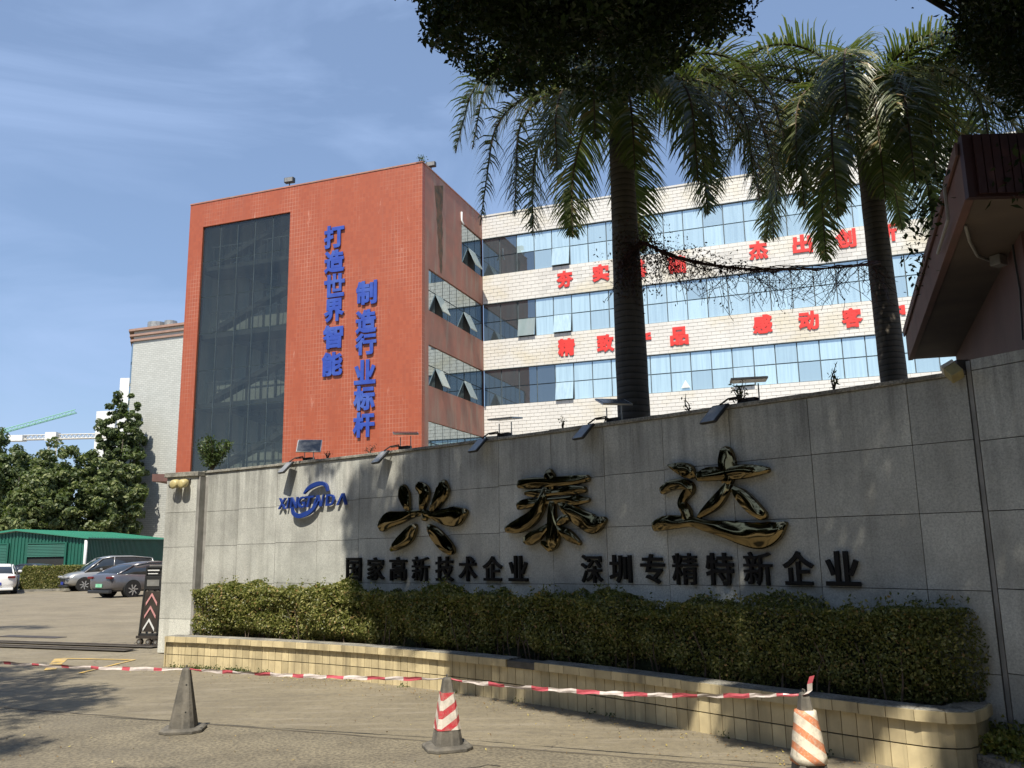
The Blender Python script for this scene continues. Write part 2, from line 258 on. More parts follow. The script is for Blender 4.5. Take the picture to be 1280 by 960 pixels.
def _grey():
    m, t, B, N, Lk = newmat('grey white strip tiles'); p = posn(N, Lk, rot=(0, 0, rad(20)))
    sx = N.new('ShaderNodeSeparateXYZ'); Lk.new(p, sx.inputs[0]); cx = N.new('ShaderNodeCombineXYZ'); Lk.new(sx.outputs[0], cx.inputs[0]); Lk.new(sx.outputs[2], cx.inputs[1])
    bt = N.new('ShaderNodeTexBrick'); bt.offset = .5; bt.inputs['Scale'].default_value = 1; bt.inputs['Brick Width'].default_value = .5; bt.inputs['Row Height'].default_value = .19
    bt.inputs['Mortar Size'].default_value = .016; bt.inputs['Color1'].default_value = (.52, .53, .50, 1); bt.inputs['Color2'].default_value = (.46, .47, .44, 1); bt.inputs['Mortar'].default_value = (.30, .31, .30, 1); Lk.new(cx.outputs[0], bt.inputs['Vector'])
    col = mix(N, Lk, mul(N, Lk, ramp_out(N, Lk, noise(N, Lk, posn(N, Lk, (1, 1, .2)), 1, 5), .5, .8), .3), bt.outputs['Color'], (.33, .33, .31))
    Lk.new(col, B.inputs['Base Color']); B.inputs['Roughness'].default_value = .55; return m
M['greytile'] = _grey()

# ------------------------------------------------------------------ mesh helpers
class MB:
    def __init__(s): s.v = []; s.f = []; s.m = []
    def add(s, vs, fs, mi=0):
        n = len(s.v); s.v += [tuple(v) for v in vs]; s.f += [tuple(i+n for i in f) for f in fs]; s.m += [mi]*len(fs); return s
    def obox(s, o, a, b, c, mi=0):
        o, a, b, c = Vector(o), Vector(a), Vector(b), Vector(c)
        vs = [o, o+a, o+a+b, o+b, o+c, o+a+c, o+a+b+c, o+b+c]
        fs = [(0, 3, 2, 1), (4, 5, 6, 7), (0, 1, 5, 4), (1, 2, 6, 5), (2, 3, 7, 6), (3, 0, 4, 7)]
        if a.cross(b).dot(c) < 0: fs = [f[::-1] for f in fs]
        return s.add(vs, fs, mi)
    def box(s, c, sz, rz=0, mi=0):
        cx, cy, cz = c; a = Vector((math.cos(rz), math.sin(rz), 0)); b = Vector((-a.y, a.x, 0)); o = Vector(c) - a*sz[0]/2 - b*sz[1]/2 - Vector((0, 0, sz[2]/2))
        return s.obox(o, a*sz[0], b*sz[1], (0, 0, sz[2]), mi)
    def quad(s, a, b, c, d, mi=0): return s.add([a, b, c, d], [(0, 1, 2, 3)], mi)
    def prism(s, poly, z0, z1, mi=0):
        n = len(poly); A = sum(poly[i][0]*poly[(i+1) % n][1]-poly[(i+1) % n][0]*poly[i][1] for i in range(n))
        if A < 0: poly = poly[::-1]
        vs = [(p[0], p[1], z0) for p in poly]+[(p[0], p[1], z1) for p in poly]
        return s.add(vs, [tuple(range(n))[::-1], tuple(range(n, 2*n))]+[(i, (i+1) % n, n+(i+1) % n, n+i) for i in range(n)], mi)
    def tube(s, pts, r, n=8, mi=0, flat=1.0, cap=True):
        pts = [Vector(p) for p in pts]; k = len(pts); rr = r if hasattr(r, '__len__') else [r]*k; vs = []; up = None
        for i, p in enumerate(pts):
            t = (pts[min(i+1, k-1)]-pts[max(i-1, 0)]).normalized()
            if up is None: up = Vector((0, 0, 1)) if abs(t.z) < .9 else Vector((1, 0, 0))
            a = t.cross(up)
            if a.length < 1e-4: a = t.cross(Vector((.3, 1, .2)))
            a.normalize(); b = a.cross(t).normalized(); up = b
            vs += [p + a*(math.cos(q)*rr[i]) + b*(math.sin(q)*rr[i]*flat) for q in [2*math.pi*j/n for j in range(n)]]
        fs = [(i*n+j, i*n+(j+1) % n, (i+1)*n+(j+1) % n, (i+1)*n+j) for i in range(k-1) for j in range(n)]
        if cap: fs += [tuple(range(n))[::-1], tuple((k-1)*n+j for j in range(n))]
        return s.add(vs, fs, mi)
    def rings(s, rings, mi=0, cap=True):
        n = len(rings[0]); k = len(rings); vs = [p for r in rings for p in r]
        fs = [(i*n+j, i*n+(j+1) % n, (i+1)*n+(j+1) % n, (i+1)*n+j) for i in range(k-1) for j in range(n)]
        if cap: fs += [tuple(range(n))[::-1], tuple((k-1)*n+j for j in range(n))]
        return s.add(vs, fs, mi)
    def mesh(s, name, mats, smooth=False, off=None):
        me = bpy.data.meshes.new(name); o = off or Vector((0, 0, 0))
        me.from_pydata([(v[0]-o[0], v[1]-o[1], v[2]-o[2]) for v in s.v], [], s.f)
        for m in (mats if isinstance(mats, (list, tuple)) else [mats]): me.materials.append(M[m] if isinstance(m, str) else m)
        me.polygons.foreach_set('material_index', s.m)
        if smooth: me.polygons.foreach_set('use_smooth', [True]*len(s.f))
        me.update(); return me
    def build(s, name, mats, parent=None, smooth=False, local=False, bevel=0, **tags):
        me = s.mesh(name, mats, smooth, None if (local or parent is None) else rootloc(parent))
        return link(name, me, parent, bevel, **tags)
def rootloc(o):
    v = Vector(o.location)
    while o.parent: o = o.parent; v += Vector(o.location)
    return v
def link(name, me, parent=None, bevel=0, **tags):
    o = bpy.data.objects.new(name, me); COL.objects.link(o)
    if parent: o.parent = parent
    if bevel:
        b = o.modifiers.new('bevel', 'BEVEL'); b.width = bevel; b.segments = 2; b.limit_method = 'ANGLE'
    for k, v in tags.items(): o[k] = v
    return o
def thing(name, label, cat, loc=(0, 0, 0), rz=0, group=None):
    o = bpy.data.objects.new(name, None); COL.objects.link(o); o.location = loc; o.rotation_euler = (0, 0, rz); o['label'] = label; o['category'] = cat
    o.empty_display_size = .2
    if group: o['group'] = group
    return o
def tag(o, label, cat, group=None, kind=None):
    o['label'] = label; o['category'] = cat
    if group: o['group'] = group
    if kind: o['kind'] = kind
    return o
def copy_tree(o, parent=None):
    c = o.copy(); COL.objects.link(c); c.parent = parent
    for ch in list(o.children): copy_tree(ch, c)
    return c
UNIT = {}
def unitbox(m):
    if m not in UNIT:
        b = MB().box((0, 0, 0), (1, 1, 1)); UNIT[m] = b.mesh('unit_'+m, m)
    return UNIT[m]
def piece(name, m, parent, c, sz, rz=0, tilt=0, **tags):
    """a box piece that shares one mesh with its like"""
    o = bpy.data.objects.new(name, unitbox(m)); COL.objects.link(o); o.parent = parent
    o.location = Vector(c) - rootloc(parent); o.scale = sz; o.rotation_euler = (tilt, 0, rz)
    for k, v in tags.items(): o[k] = v
    return o
def leaves(name, cen, size, m, parent=None, nrm=None, spread=1.0, aspect=.5, kind=None, up=0.0, **tags):
    """many small folded leaves as one mesh; cen (N,3), size scalar or (N,)"""
    cen = np.asarray(cen, float); n = len(cen); size = np.broadcast_to(np.asarray(size, float), (n,))
    d = rng.normal(size=(n, 3)); 
    if nrm is not None: d = d*spread + np.asarray(nrm)
    d[:, 2] += up
    d /= np.linalg.norm(d, axis=1)[:, None]; a = rng.normal(size=(n, 3)); a -= (a*d).sum(1)[:, None]*d; a /= np.linalg.norm(a, axis=1)[:, None]; b = np.cross(d, a)
    s = size[:, None]; V = np.empty((n, 4, 3)); V[:, 0] = cen-a*s; V[:, 1] = cen-b*s*aspect+d*s*.18-a*s*.1; V[:, 2] = cen+a*s; V[:, 3] = cen+b*s*aspect+d*s*.18-a*s*.1
    off = np.array(rootloc(parent)) if parent else np.zeros(3)
    me = bpy.data.meshes.new(name); me.vertices.add(4*n); me.vertices.foreach_set('co', (V-off).reshape(-1).astype(np.float32))
    me.loops.add(4*n); me.loops.foreach_set('vertex_index', np.arange(4*n, dtype=np.int32)); me.polygons.add(n); me.polygons.foreach_set('loop_start', np.arange(0, 4*n, 4, dtype=np.int32))
    me.materials.append(M[m]); me.update(calc_edges=True); me.validate()
    o = link(name, me, parent, **tags)
    if kind: o['kind'] = kind
    return o
def textmesh(ch, bold=.03, depth=.05, shear=0):
    c = bpy.data.curves.new('t', 'FONT'); c.body = ch; c.bevel_depth = bold; c.bevel_resolution = 0; c.extrude = depth/2; c.shear = shear; c.resolution_u = 3
    o = bpy.data.objects.new('t', c); COL.objects.link(o); bpy.context.view_layer.update()
    me = bpy.data.meshes.new_from_object(o.evaluated_get(bpy.context.evaluated_depsgraph_get())); bpy.data.objects.remove(o); bpy.data.curves.remove(c)
    co = np.empty(len(me.vertices)*3, np.float32); me.vertices.foreach_get('co', co); co = co.reshape(-1, 3)
    lo, hi = co[:, :2].min(0), co[:, :2].max(0); return me, co, lo, hi
def glyph(name, ch, m, parent, centre, u, n, wid, hei, bold=.03, depth=.05, shear=0, label=None):
    """one character standing on a wall: u = reading direction, n = outward normal"""
    me, co, lo, hi = textmesh(ch, bold, 1.0, shear)
    x = (co[:, 0]-(lo[0]+hi[0])/2)/(hi[0]-lo[0])*wid; y = (co[:, 1]-(lo[1]+hi[1])/2)/(hi[1]-lo[1])*hei; z = (co[:, 2]-co[:, 2].min())/max(1e-6, co[:, 2].max()-co[:, 2].min())*depth
    off = np.array(rootloc(parent)); P = np.array(centre)[None]-off + x[:, None]*np.array(u) + y[:, None]*np.array((0, 0, 1.)) + z[:, None]*np.array(n)
    me.vertices.foreach_set('co', P.astype(np.float32).reshape(-1)); me.materials.clear(); me.materials.append(M[m]); me.name = name
    me.polygons.foreach_set('use_smooth', [False]*len(me.polygons)); me.update()
    o = link(name, me, parent)
    if label: o['label'] = label
    return o
def gz(x, y): return -.012*max(0, min(y, 90)-13)

# ------------------------------------------------------------------ the ground
def ground():
    xs = sorted(set(list(np.linspace(-40, 30, 36))+[-900, -400, -200, -100, -60, 50, 100, 200, 400, 900])); ys = sorted(set(list(np.linspace(-10, 90, 51))+[-900, -300, -100, -30, 13, 150, 300, 600, 1200]))
    b = MB(); vs = [(x, y, gz(x, y)) for y in ys for x in xs]; n = len(xs)
    b.add(vs, [(j*n+i, j*n+i+1, (j+1)*n+i+1, (j+1)*n+i) for j in range(len(ys)-1) for i in range(n-1)])
    o = b.build('ground', 'ground'); o['kind'] = 'structure'
ground()
def strip(name, pts, wid, m, z=.004, kind='structure'):
    b = MB(); P = [Vector((p[0], p[1], 0)) for p in pts]
    L_, R_ = [], []
    for i, p in enumerate(P):
        t = (P[min(i+1, len(P)-1)]-P[max(i-1, 0)]).normalized(); n = Vector((-t.y, t.x, 0)); h = wid*.5*(.8+.4*random.random())
        a, c = p+n*h, p-n*h; L_.append((a.x, a.y, gz(a.x, a.y)+z)); R_.append((c.x, c.y, gz(c.x, c.y)+z))
    k = len(P); b.add(L_+R_, [(k+i, k+i+1, i+1, i) for i in range(k-1)]); o = b.build(name, m)
    o['kind'] = kind; return o
def lerp_pts(a, b, n, wob=0): return [(a[0]+(b[0]-a[0])*t+random.uniform(-wob, wob), a[1]+(b[1]-a[1])*t+random.uniform(-wob, wob)) for t in [i/(n-1) for i in range(n)]]
# broken-edged older paving nearest the road, one step below the yard's slabs in level
roadm = mat('old rough road concrete', (.25, .215, .148), (.185, .158, .11), 2.2, .9, dirt=(.13, .115, .09), dirt_amt=.55, bmp=.8, fine=34)
edge = lerp_pts((-16, 13.8), (-5.47, 9.43), 20, .015)+lerp_pts((-5.3, 9.36), (1.97, 6.36), 40, .012)+lerp_pts((2.1, 6.3), (8, 3.9), 16, .015)
b = MB(); near = [(p[0]-2, -6) for p in edge]
b.add([(p[0], p[1], .004+gz(*p)) for p in edge]+[(p[0], p[1], .004) for p in near], [(len(edge)+i, len(edge)+i+1, i+1, i) for i in range(len(edge)-1)])
b.build('road', roadm)['kind'] = 'structure'
strip('expansion_joint', [(p[0], p[1]) for p in edge], .022, 'crack', .009)
for a, c in (((-9.4, 25), (-2, 17.5)), ((-24, 33), (-6, 23)), ((-30, 24), (-9.6, 15.6)), ((-30, 45), (-9, 29)), ((-14, 40), (-6.9, 15.9)), ((-24, 38), (-13, 17)), ((-9.0, 14.6), (-6.1, 9.7))):
    strip('slab_joint', lerp_pts(a, c, 30, .02), .018, 'crack')
for a in range(3):
    x0, y0 = random.uniform(-4, 2), random.uniform(5.2, 6.9); pts = [(x0, y0)]
    for k in range(9): pts.append((pts[-1][0]+random.uniform(.03, .14), pts[-1][1]+random.uniform(-.07, .06)))
    strip('crack', pts, .014, 'crack', .0085)
# yellow parking lines
yc = Vector((0, 0, 0)); q = [atz(*p, 0) for p in ((62, 838), (77, 823), (168, 825), (100, 842))]
strip('painted_line', [q[0], q[1]], .17, 'yellowpaint', .008); strip('painted_line', [q[1], q[2]], .09, 'yellowpaint', .009); strip('painted_line', [q[3], q[2]], .06, 'yellowpaint', .010)
g0 = atz(40, 796, -.05); b = MB(); b.box((g0.x, g0.y, gz(g0.x, g0.y)+.006), (1.6, .28, .012), rad(-22)); o = b.build('drain_cover', 'rail'); tag(o, 'dark rusty drain cover set in the concrete yard', 'drain cover')
# gate rails
ra, rb = Vector((-26, 23.2, 0)), Vector((-6.25, 14.80, 0)); rd = (rb-ra).normalized(); rn = Vector((-rd.y, rd.x, 0))
t = thing('gate_rail', 'pair of worn steel guide rails of the sliding gate across the yard entrance', 'gate rail', rb)
for k, off in enumerate((-.28, .28)):
    b = MB(); p = ra+rn*off; p.z = gz(p.x, p.y)+.006; b.obox(p, rb-ra+Vector((0, 0, .12)), rn*.05, (0, 0, .018)); b.build('rail', 'rail', t)
    b = MB(); b.obox(p-rn*.14+Vector((0, 0, -.001)), rb-ra+Vector((0, 0, .12)), rn*.30, (0, 0, .004)); b.build('bed_strip', 'crack', t)

# ------------------------------------------------------------------ background: red stair wing and white office block
A20 = rad(-20); u = Vector((math.cos(A20), math.sin(A20), 0)); v = Vector((-u.y, u.x, 0)); nF = -v; nS = u.copy()
K0 = Vector((-4.34, 40.06, 0)); J = K0+v*7.97; TOP = 20.7
def wallbox(b, o, d, n, s0, s1, z0, z1, th=.3, proud=0.0, mi=0):
    p = o+d*s0+n*(proud-th); p = Vector((p.x, p.y, z0)); return b.obox(p, d*(s1-s0), n*th, (0, 0, z1-z0), mi)
def Uf(px, py): return (atplane(px, py, K0, nF)-K0).dot(u)
def Us(px, py): return (atplane(px, py, K0, nS)-K0).dot(v)
def Uw(px, py): return (atplane(px, py, J, nF)-J).dot(u)
BANDS = [(17.07, 19.32), (13.17, 15.33), (9.36, 11.42), (5.5, 7.6), (1.6, 3.8)]
wing = thing('stair_wing', 'orange red tiled stair tower with tall dark glass wall and blue characters', 'building', (-11, 46, 0))
WL = -14.45; g0_, g1_, gt = Uf(254, 281), Uf(363, 263), 19.28
b = MB(); wallbox(b, K0, u, nF, WL, g0_, -.6, TOP); wallbox(b, K0, u, nF, g0_, g1_, gt, TOP); wallbox(b, K0, u, nF, g1_, 0, -.6, TOP); b.build('front_wall', 'redtile', wing)
b = MB(); s1 = Us(577, 270); sA = .75
wallbox(b, K0, v, nS, .3, sA, -.6, TOP-.002, proud=-.002)
wallbox(b, K0, v, nS, sA, 7.97, 19.34, TOP-.002, proud=-.002); wallbox(b, K0, v, nS, sA, s1, 17.0, 19.34, proud=-.002)
for (za, zb) in ((15.33, 17.0), (11.42, 13.15), (7.6, 9.34), (3.8, 5.5), (-.6, 1.6)): wallbox(b, K0, v, nS, sA, 7.97, za, zb+.003, proud=-.002)
b.build('side_wall', 'redtile_dirty', wing)
b = MB(); P = K0+v*8.2; Q = K0+u*WL
b.prism([(K0.x-.3*u.x+v.x*.3, K0.y-.3*u.y+v.y*.3), (Q.x+v.x*.3, Q.y+v.y*.3), (Q.x+v.x*9, Q.y+v.y*9), (P.x-.3*u.x, P.y-.3*u.y)], TOP-.75, TOP-.5); b.build('roof', 'cap', wing)
b = MB(); wallbox(b, K0, v, -nS, .3, 9, -.6, TOP, proud=WL*-1); wallbox(b, K0+v*9, u, -nF, WL, -.4, -.6, TOP-.4); b.build('rear_wall', 'redtile', wing)
for (d, o_, n_, s0, s1_) in ((u, K0, nF, WL-.02, .03), (v, K0, nS, -.03, 7.99)):
    b = MB(); wallbox(b, o_, d, n_, s0, s1_, TOP, TOP+.07, th=.36, proud=.03); b.build('parapet_cap', 'redtile_dirty', wing)
# dark glass curtain wall with the stair behind it
gw = g1_-g0_; cols = 5; zr = [gt-2.05*k for k in range(9)]
for i in range(cols):
    for k in range(len(zr)-1):
        c = K0+u*(g0_+gw*(i+.5)/cols)-nF*.0+v*.10; piece('glass_pane', 'darkglass', wing, (c.x, c.y, (zr[k]+zr[k+1])/2), (gw/cols-.035, .02, 2.05-.035), A20)
b = MB()
for i in range(cols+1): wallbox(b, K0, u, nF, g0_+gw*i/cols-.03, g0_+gw*i/cols+.03, zr[-1], gt, th=.07, proud=-.115)
for z in zr: wallbox(b, K0, u, nF, g0_, g1_, z-.025, z+.025, th=.05, proud=-.125)
b.build('mullion', 'mullion', wing)
b = MB(); wallbox(b, K0, u, nF, g0_-.3, g1_+.3, -.5, TOP-.8, th=.1, proud=-1.95)
wallbox(b, K0, v, -nS, .35, 1.9, -.5, TOP-.8, th=.1, proud=-(g1_+.35)); wallbox(b, K0, v, nS, .35, 1.9, -.5, TOP-.8, th=.1, proud=g0_-.3); b.build('stairwell_wall', 'interior', wing)
for zf in (1.6, 5.5, 9.4, 13.3, 17.1):
    b = MB(); o_ = K0+v*.45; p = o_+u*(g0_-.25); b.obox((p.x, p.y, zf-.35), u*(gw+.5), v*1.5, (0, 0, .30))
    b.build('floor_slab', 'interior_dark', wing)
    for (s0, s1_, z0, z1, d0) in ((.6, gw-.3, zf, zf+1.95, .5), (gw-.3, .9, zf+1.95, zf+3.6, 1.15)):
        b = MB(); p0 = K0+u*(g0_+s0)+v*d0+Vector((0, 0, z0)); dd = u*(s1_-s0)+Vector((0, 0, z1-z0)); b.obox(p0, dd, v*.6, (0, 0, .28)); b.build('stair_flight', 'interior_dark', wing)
    b = MB()
    for k in range(1, 6): wallbox(b, K0, u, nF, g0_+gw*k/6-.05, g0_+gw*k/6+.05, zf, zf+3.4, th=.1, proud=-1.84)
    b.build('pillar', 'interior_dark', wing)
    b = MB(); wallbox(b, K0, u, nF, g0_+.2, g1_-.2, zf+1.1, zf+1.16, th=.05, proud=-.6)
    for k in range(14): wallbox(b, K0, u, nF, g0_+.3+k*(gw-.6)/13, g0_+.33+k*(gw-.6)/13, zf, zf+1.1, th=.03, proud=-.61)
    b.build('railing', 'steel', wing)
# moss stain and white spout on the end wall
b = MB(); pts = []
for k in range(14):
    f = k/13; y = 232+f*110; w_ = 4.2-2.2*f+random.uniform(-.8, .8); a = atplane(548-w_+4*f, y, K0+nS*.004, nS); c = atplane(549+w_+2*f, y, K0+nS*.004, nS); pts.append((a, c))
b.add([p for q_ in pts for p in q_], [(2*i, 2*i+1, 2*i+3, 2*i+2) for i in range(13)]); b.build('moss_stain', mat('dark moss stain', (.09, .075, .05), (.20, .10, .06), 3, .95), wing)
a = atplane(577, 265, K0+nS*.05, nS); b = MB(); b.tube([a, a+Vector((0, 0, -.5)), a+nS*.12+Vector((0, 0, -.75))], .05, 8); b.build('rain_spout', 'whitepaint', wing, smooth=True)
# blue characters, two columns
for chs, pos in (('打造世界智能', ((418, 296), (418.5, 327), (418.5, 357), (418, 388), (416.5, 421), (415.5, 455))), ('制造行业标杆', ((458.5, 366), (458, 402), (457.5, 430), (456.5, 465), (455.5, 497.5), (455, 531)))):
    for i, (ch, (px, py)) in enumerate(zip(chs, pos)):
        c = atplane(px, py, K0+nF*.05, nF); glyph('character', ch, 'bluewall', wing, c, u, nF, 1.2, 1.24 if ch != '行' else 1.12, bold=.042, depth=.06, label='blue raised character '+ch)

def window_band(root, o_, d, n, s0, s1, z0, z1, pitch, pm, opened=(), dark=(), first=0):
    ncol = max(1, round((s1-s0)/pitch)); pw = (s1-s0)/ncol; h = (z1-z0)/2; rz = math.atan2(d.y, d.x)
    b = MB(); wallbox(b, o_, d, n, s0, s1, z0, z1, th=.06, proud=-.12); b.build('window_frame', 'mullion', root)
    for i in range(ncol):
        for r in range(2):
            mm = 'pane_dark' if (i, r) in dark else pm; op = (i, r) in opened; c = o_+d*(s0+pw*(i+.5))+n*(-.09); zc = z0+h*(r+.5)
            if op:
                th_ = rad(24 if pm == 'pane_side' else 11); cc = c+n*(math.sin(th_)*h/2+.03); zc = z0+h*(r+1)-math.cos(th_)*h/2
                sign = 1 if n.dot(Vector((math.sin(rz), -math.cos(rz), 0))) > 0 else -1
                piece('open_window', mm if mm != 'pane_side' else 'pane_open', root, (cc.x, cc.y, zc), (pw-.06, .05, h-.05), rz, -th_*sign)
                b = MB(); wallbox(b, o_, d, n, s0+pw*i+.04, s0+pw*(i+1)-.04, z0+h*r+.03, z0+h*(r+1)-.03, th=.02, proud=-.10); b.build('opening', 'dark', root)
            else: piece('pane', mm, root, (c.x, c.y, zc), (pw-.055, .03, h-.055), rz)
    return ncol
window_band(wing, K0, v, nS, s1, 7.97, 17.0, 19.34, .95, 'pane_side', opened=((1, 0),))
for zi, ((za, zb), op) in enumerate(zip(((13.15, 15.33), (9.34, 11.42), (5.5, 7.6)), (((1, 0), (5, 0)), ((1, 0), (5, 0)), ((3, 0),)))):
    window_band(wing, K0, v, nS, sA, 7.97, za, zb, .9, 'pane_side', opened=op)

block = thing('office_block', 'white tiled office block with mirror window bands and red characters', 'building', (J.x+12, J.y+2, 0)); WR = 33.0
b = MB(); Z = [19.32, TOP]
for za, zb in ((19.32, TOP-.01), (15.33, 17.07), (11.42, 13.17), (7.6, 9.36), (3.8, 5.5), (-.6, 1.6)): wallbox(b, J, u, nF, 0, WR, za, zb, th=.3, proud=-.02)
wallbox(b, J+v*9, u, -nF, 0, WR, -.6, TOP); wallbox(b, J, v, nS, 0, 9, -.6, TOP, proud=WR); b.build('wall', 'grout', block)
b = MB(); wallbox(b, J, u, nF, 0, WR, TOP-.5, TOP-.35, th=9); b.build('roof', 'cap', block)
b = MB(); wallbox(b, J, u, nF, -.0, WR+.05, TOP, TOP+.10, th=.4, proud=.05); b.build('parapet_cap', 'whitetile', block)
for za, zb in BANDS[:4]:
    b = MB(); wallbox(b, J, u, nF, .02, WR, zb, zb+.035, th=.1, proud=.03); b.build('window_lintel', 'mullion', block)
opens = {0: ((4, 0),), 1: ((2, 0), (4, 0)), 2: ((4, 0), (13, 0)), 3: ((7, 0),)}
darks = {0: ((0, 0), (0, 1), (1, 0), (1, 1), (2, 0)), 1: ((0, 0), (0, 1), (1, 0), (1, 1), (2, 1)), 2: [(i, r) for i in range(4) for r in (0, 1)], 3: ()}
for k, (za, zb) in enumerate(BANDS[:4]): window_band(block, J, u, nF, 0, WR if k < 3 else WR*.97, za, zb, 1.06, 'pane', opened=opens[k], dark=darks[k])
# tiles: nearest spandrel's tiles singly, the others as one real mesh
TW, TH = .46, .205; nt_ = 0; rest = MB(); rzF = math.atan2(u.y, u.x)
for za, zb in ((15.33, 17.07), (19.32, TOP), (11.42, 13.17), (7.6, 9.36), (3.8, 5.5)):
    rows = max(1, round((zb-za)/TH)); th_ = (zb-za)/rows
    for r in range(rows):
        off = (r % 2)*TW/2
        for i in range(int(WR/TW)+1):
            s0 = i*TW-off; s1_ = min(s0+TW, WR); s0 = max(0, s0)
            if s1_-s0 < .08: continue
            if za > 15.2 and za < 16 and 3 < s0 < 24.4 and nt_ < 300 and s1_-s0 > .4:
                c = J+u*((s0+s1_)/2)+nF*-.004; piece('tile', 'whitetile', block, (c.x, c.y, za+th_*(r+.5)), (TW-.020, .03, th_-.020), rzF); nt_ += 1
            else:
                pr = random.uniform(0, .006); wallbox(rest, J, u, nF, s0+.010, s1_-.010, za+th_*r+.010, za+th_*(r+1)-.010, th=.025, proud=.005+pr)
rest.build('tile', 'whitetile', block)['kind'] = 'stuff'
redrow1 = (('夯', 706, 349), ('实', 751, 341), ('基', 797, 336), ('础', 846, 331), ('杰', 948, 313), ('出', 1003, 305), ('创', 1057, 298), ('新', 1108, 291))
redrow2 = (('精', 708, 434), ('致', 757, 429), ('产', 803, 425), ('品', 849, 420), ('感', 953, 405), ('动', 1011, 401), ('客', 1065, 397), ('户', 1118, 391))
for ch, px, py in redrow1+redrow2:
    c = atplane(px, py, J+nF*.03, nF); glyph('character', ch, 'redletter', block, c, u, nF, .98, 1.0, bold=.05, depth=.04, label='red raised character '+ch)
for px, py in ((702, 401), (857, 480)):
    c = atplane(px, py, J+nF*.0, nF); b = MB(); b.add([c-u*.24-Vector((0, 0, .2)), c+u*.24-Vector((0, 0, .2)), c+Vector((0, 0, .22))], [(0, 1, 2)]); b.build('triangle_marker', 'whitepaint', block)
def roof_lamp(px, py, yv, lab, s=1.0):
    p = aty(px, py, yv); p.z = TOP+.07; t = thing('roof_floodlight', lab, 'floodlight', p)
    b = MB(); b.tube([p, p+Vector((0, 0, .22*s))], .03, 6); b.build('stand', 'darkmetal', t); b = MB(); b.box(p+Vector((0, 0, .34*s)), (.5*s, .22*s, .26*s), rad(-15)); b.build('lamp_head', 'blackplastic', t, bevel=.02)
    b = MB(); b.box(p+Vector((-.03, -.12*s, .34*s)), (.42*s, .02, .2*s), rad(-15)); b.build('lens', 'greylens', t)
roof_lamp(362, 228, 42.9, 'small dark floodlight on the roof edge above the tall glass wall', 1.1); roof_lamp(539, 208, 41.2, 'pale floodlight on the roof near the corner of the red stair tower')
pr = aty(527, 203, 40.6); pr.z = TOP+.07; cs = [pr+Vector((random.gauss(0, .12), random.gauss(0, .12), .1+random.random()*.4)) for _ in range(120)]
t = thing('roof_weed', 'small green weed growing on the roof corner of the red stair tower', 'plant', pr); b = MB(); b.tube([pr, pr+Vector((.03, 0, .5))], .01, 5); b.build('stem', 'stem', t); leaves('leaf', cs, .05, 'leaf_weed', t)['kind'] = 'stuff'

# grey tiled block at the left
tw0 = aty(168, 412, 82.0); tower = thing('tiled_block', 'pale grey strip tiled end wall of a tall block behind the red stair tower', 'building', (tw0.x, tw0.y, gz(tw0.x, tw0.y)))
T0 = Vector((tw0.x, tw0.y, 0)); tz = tw0.z; gb = -.6
T1 = T0+u*13; sd = Vector((-.42, .9, 0)).normalized(); T2 = T0+sd*2.8
b = MB(); b.prism([(T0.x, T0.y), (T1.x, T1.y), (T1.x+v.x*9, T1.y+v.y*9), (T2.x+v.x*7, T2.y+v.y*7)], gb, tz-.02); b.build('wall', 'greytile', tower)
nd = Vector((-sd.y, sd.x, 0)); 
b = MB()
for k in range(11): b.obox(Vector((T0.x, T0.y, tz-1.4-2.15*k-1.9))+nd*.0+(-nd)*.0, sd*2.8, nd*.12, (0, 0, 1.85))
b.build('side_glazing', 'pane_side', tower)
for k, (dz, h_, pr_) in enumerate(((0, .22, .26), (-.55, .2, .18), (-1.05, .2, .12))):
    b = MB(); c0 = T0-u*pr_-v*pr_; b.prism([(c0.x-.15, c0.y), ((T1+u*.2-v*pr_).x, (T1+u*.2-v*pr_).y), ((T1+v*2).x, (T1+v*2).y), ((T2-u*pr_).x, T2.y)], tz+dz-h_, tz+dz); b.build('cornice', mat('brown cornice %d' % k, (.36, .23, .18), (.30, .19, .15), 2, .8), tower)
b = MB()
for cx_, r_ in ((1.9, .9), (3.6, .6)):
    c = T0+u*cx_+v*1.0; b.rings([[c+Vector((math.cos(a)*r_, math.sin(a)*r_, tz+z_)) for a in [2*math.pi*i/14 for i in range(14)]] for z_ in (0, .7, .7)]); 
b.build('roof_tank', 'steel', tower)
b = MB(); e0 = aty(190, 598, 17.5); e1 = aty(214, 598, 17.0); b.obox(e0+Vector((0, 0, -.06)), e1-e0, (0, .9, 0), (0, 0, .15)); o = b.build('eave_slab', 'pinkedge'); tag(o, 'thin faded red eave slab poking out behind the left end of the granite wall', 'eave')
b = MB(); b.tube([(e1.x+.06, e1.y+.5, gz(e1.x, e1.y)), (e1.x+.06, e1.y+.5, e1.z-.05)], .06, 8); b.build('post', 'pinkedge', o, local=True)
# pale tower far off, and cranes
fw = aty(143, 516, 260); b = MB(); b.box((fw.x, fw.y, fw.z/2-.5), (6.5, 8, fw.z+1.0), rad(-10)); 
o = thing('far_tower', 'white top of a far building between the tall tree and the grey block', 'building', (fw.x, fw.y, -1)); b.build('wall', 'whitepaint', o)
fw2 = aty(158.5, 475, 240); o = thing('far_tower', 'narrow white far building edge beside the top of the grey tiled block', 'building', (fw2.x+1.5, fw2.y, -1)); b = MB(); b.box((fw2.x+1.5, fw2.y, fw2.z/2-.5), (4, 6, fw2.z+1.0)); b.build('wall', 'whitepaint', o)

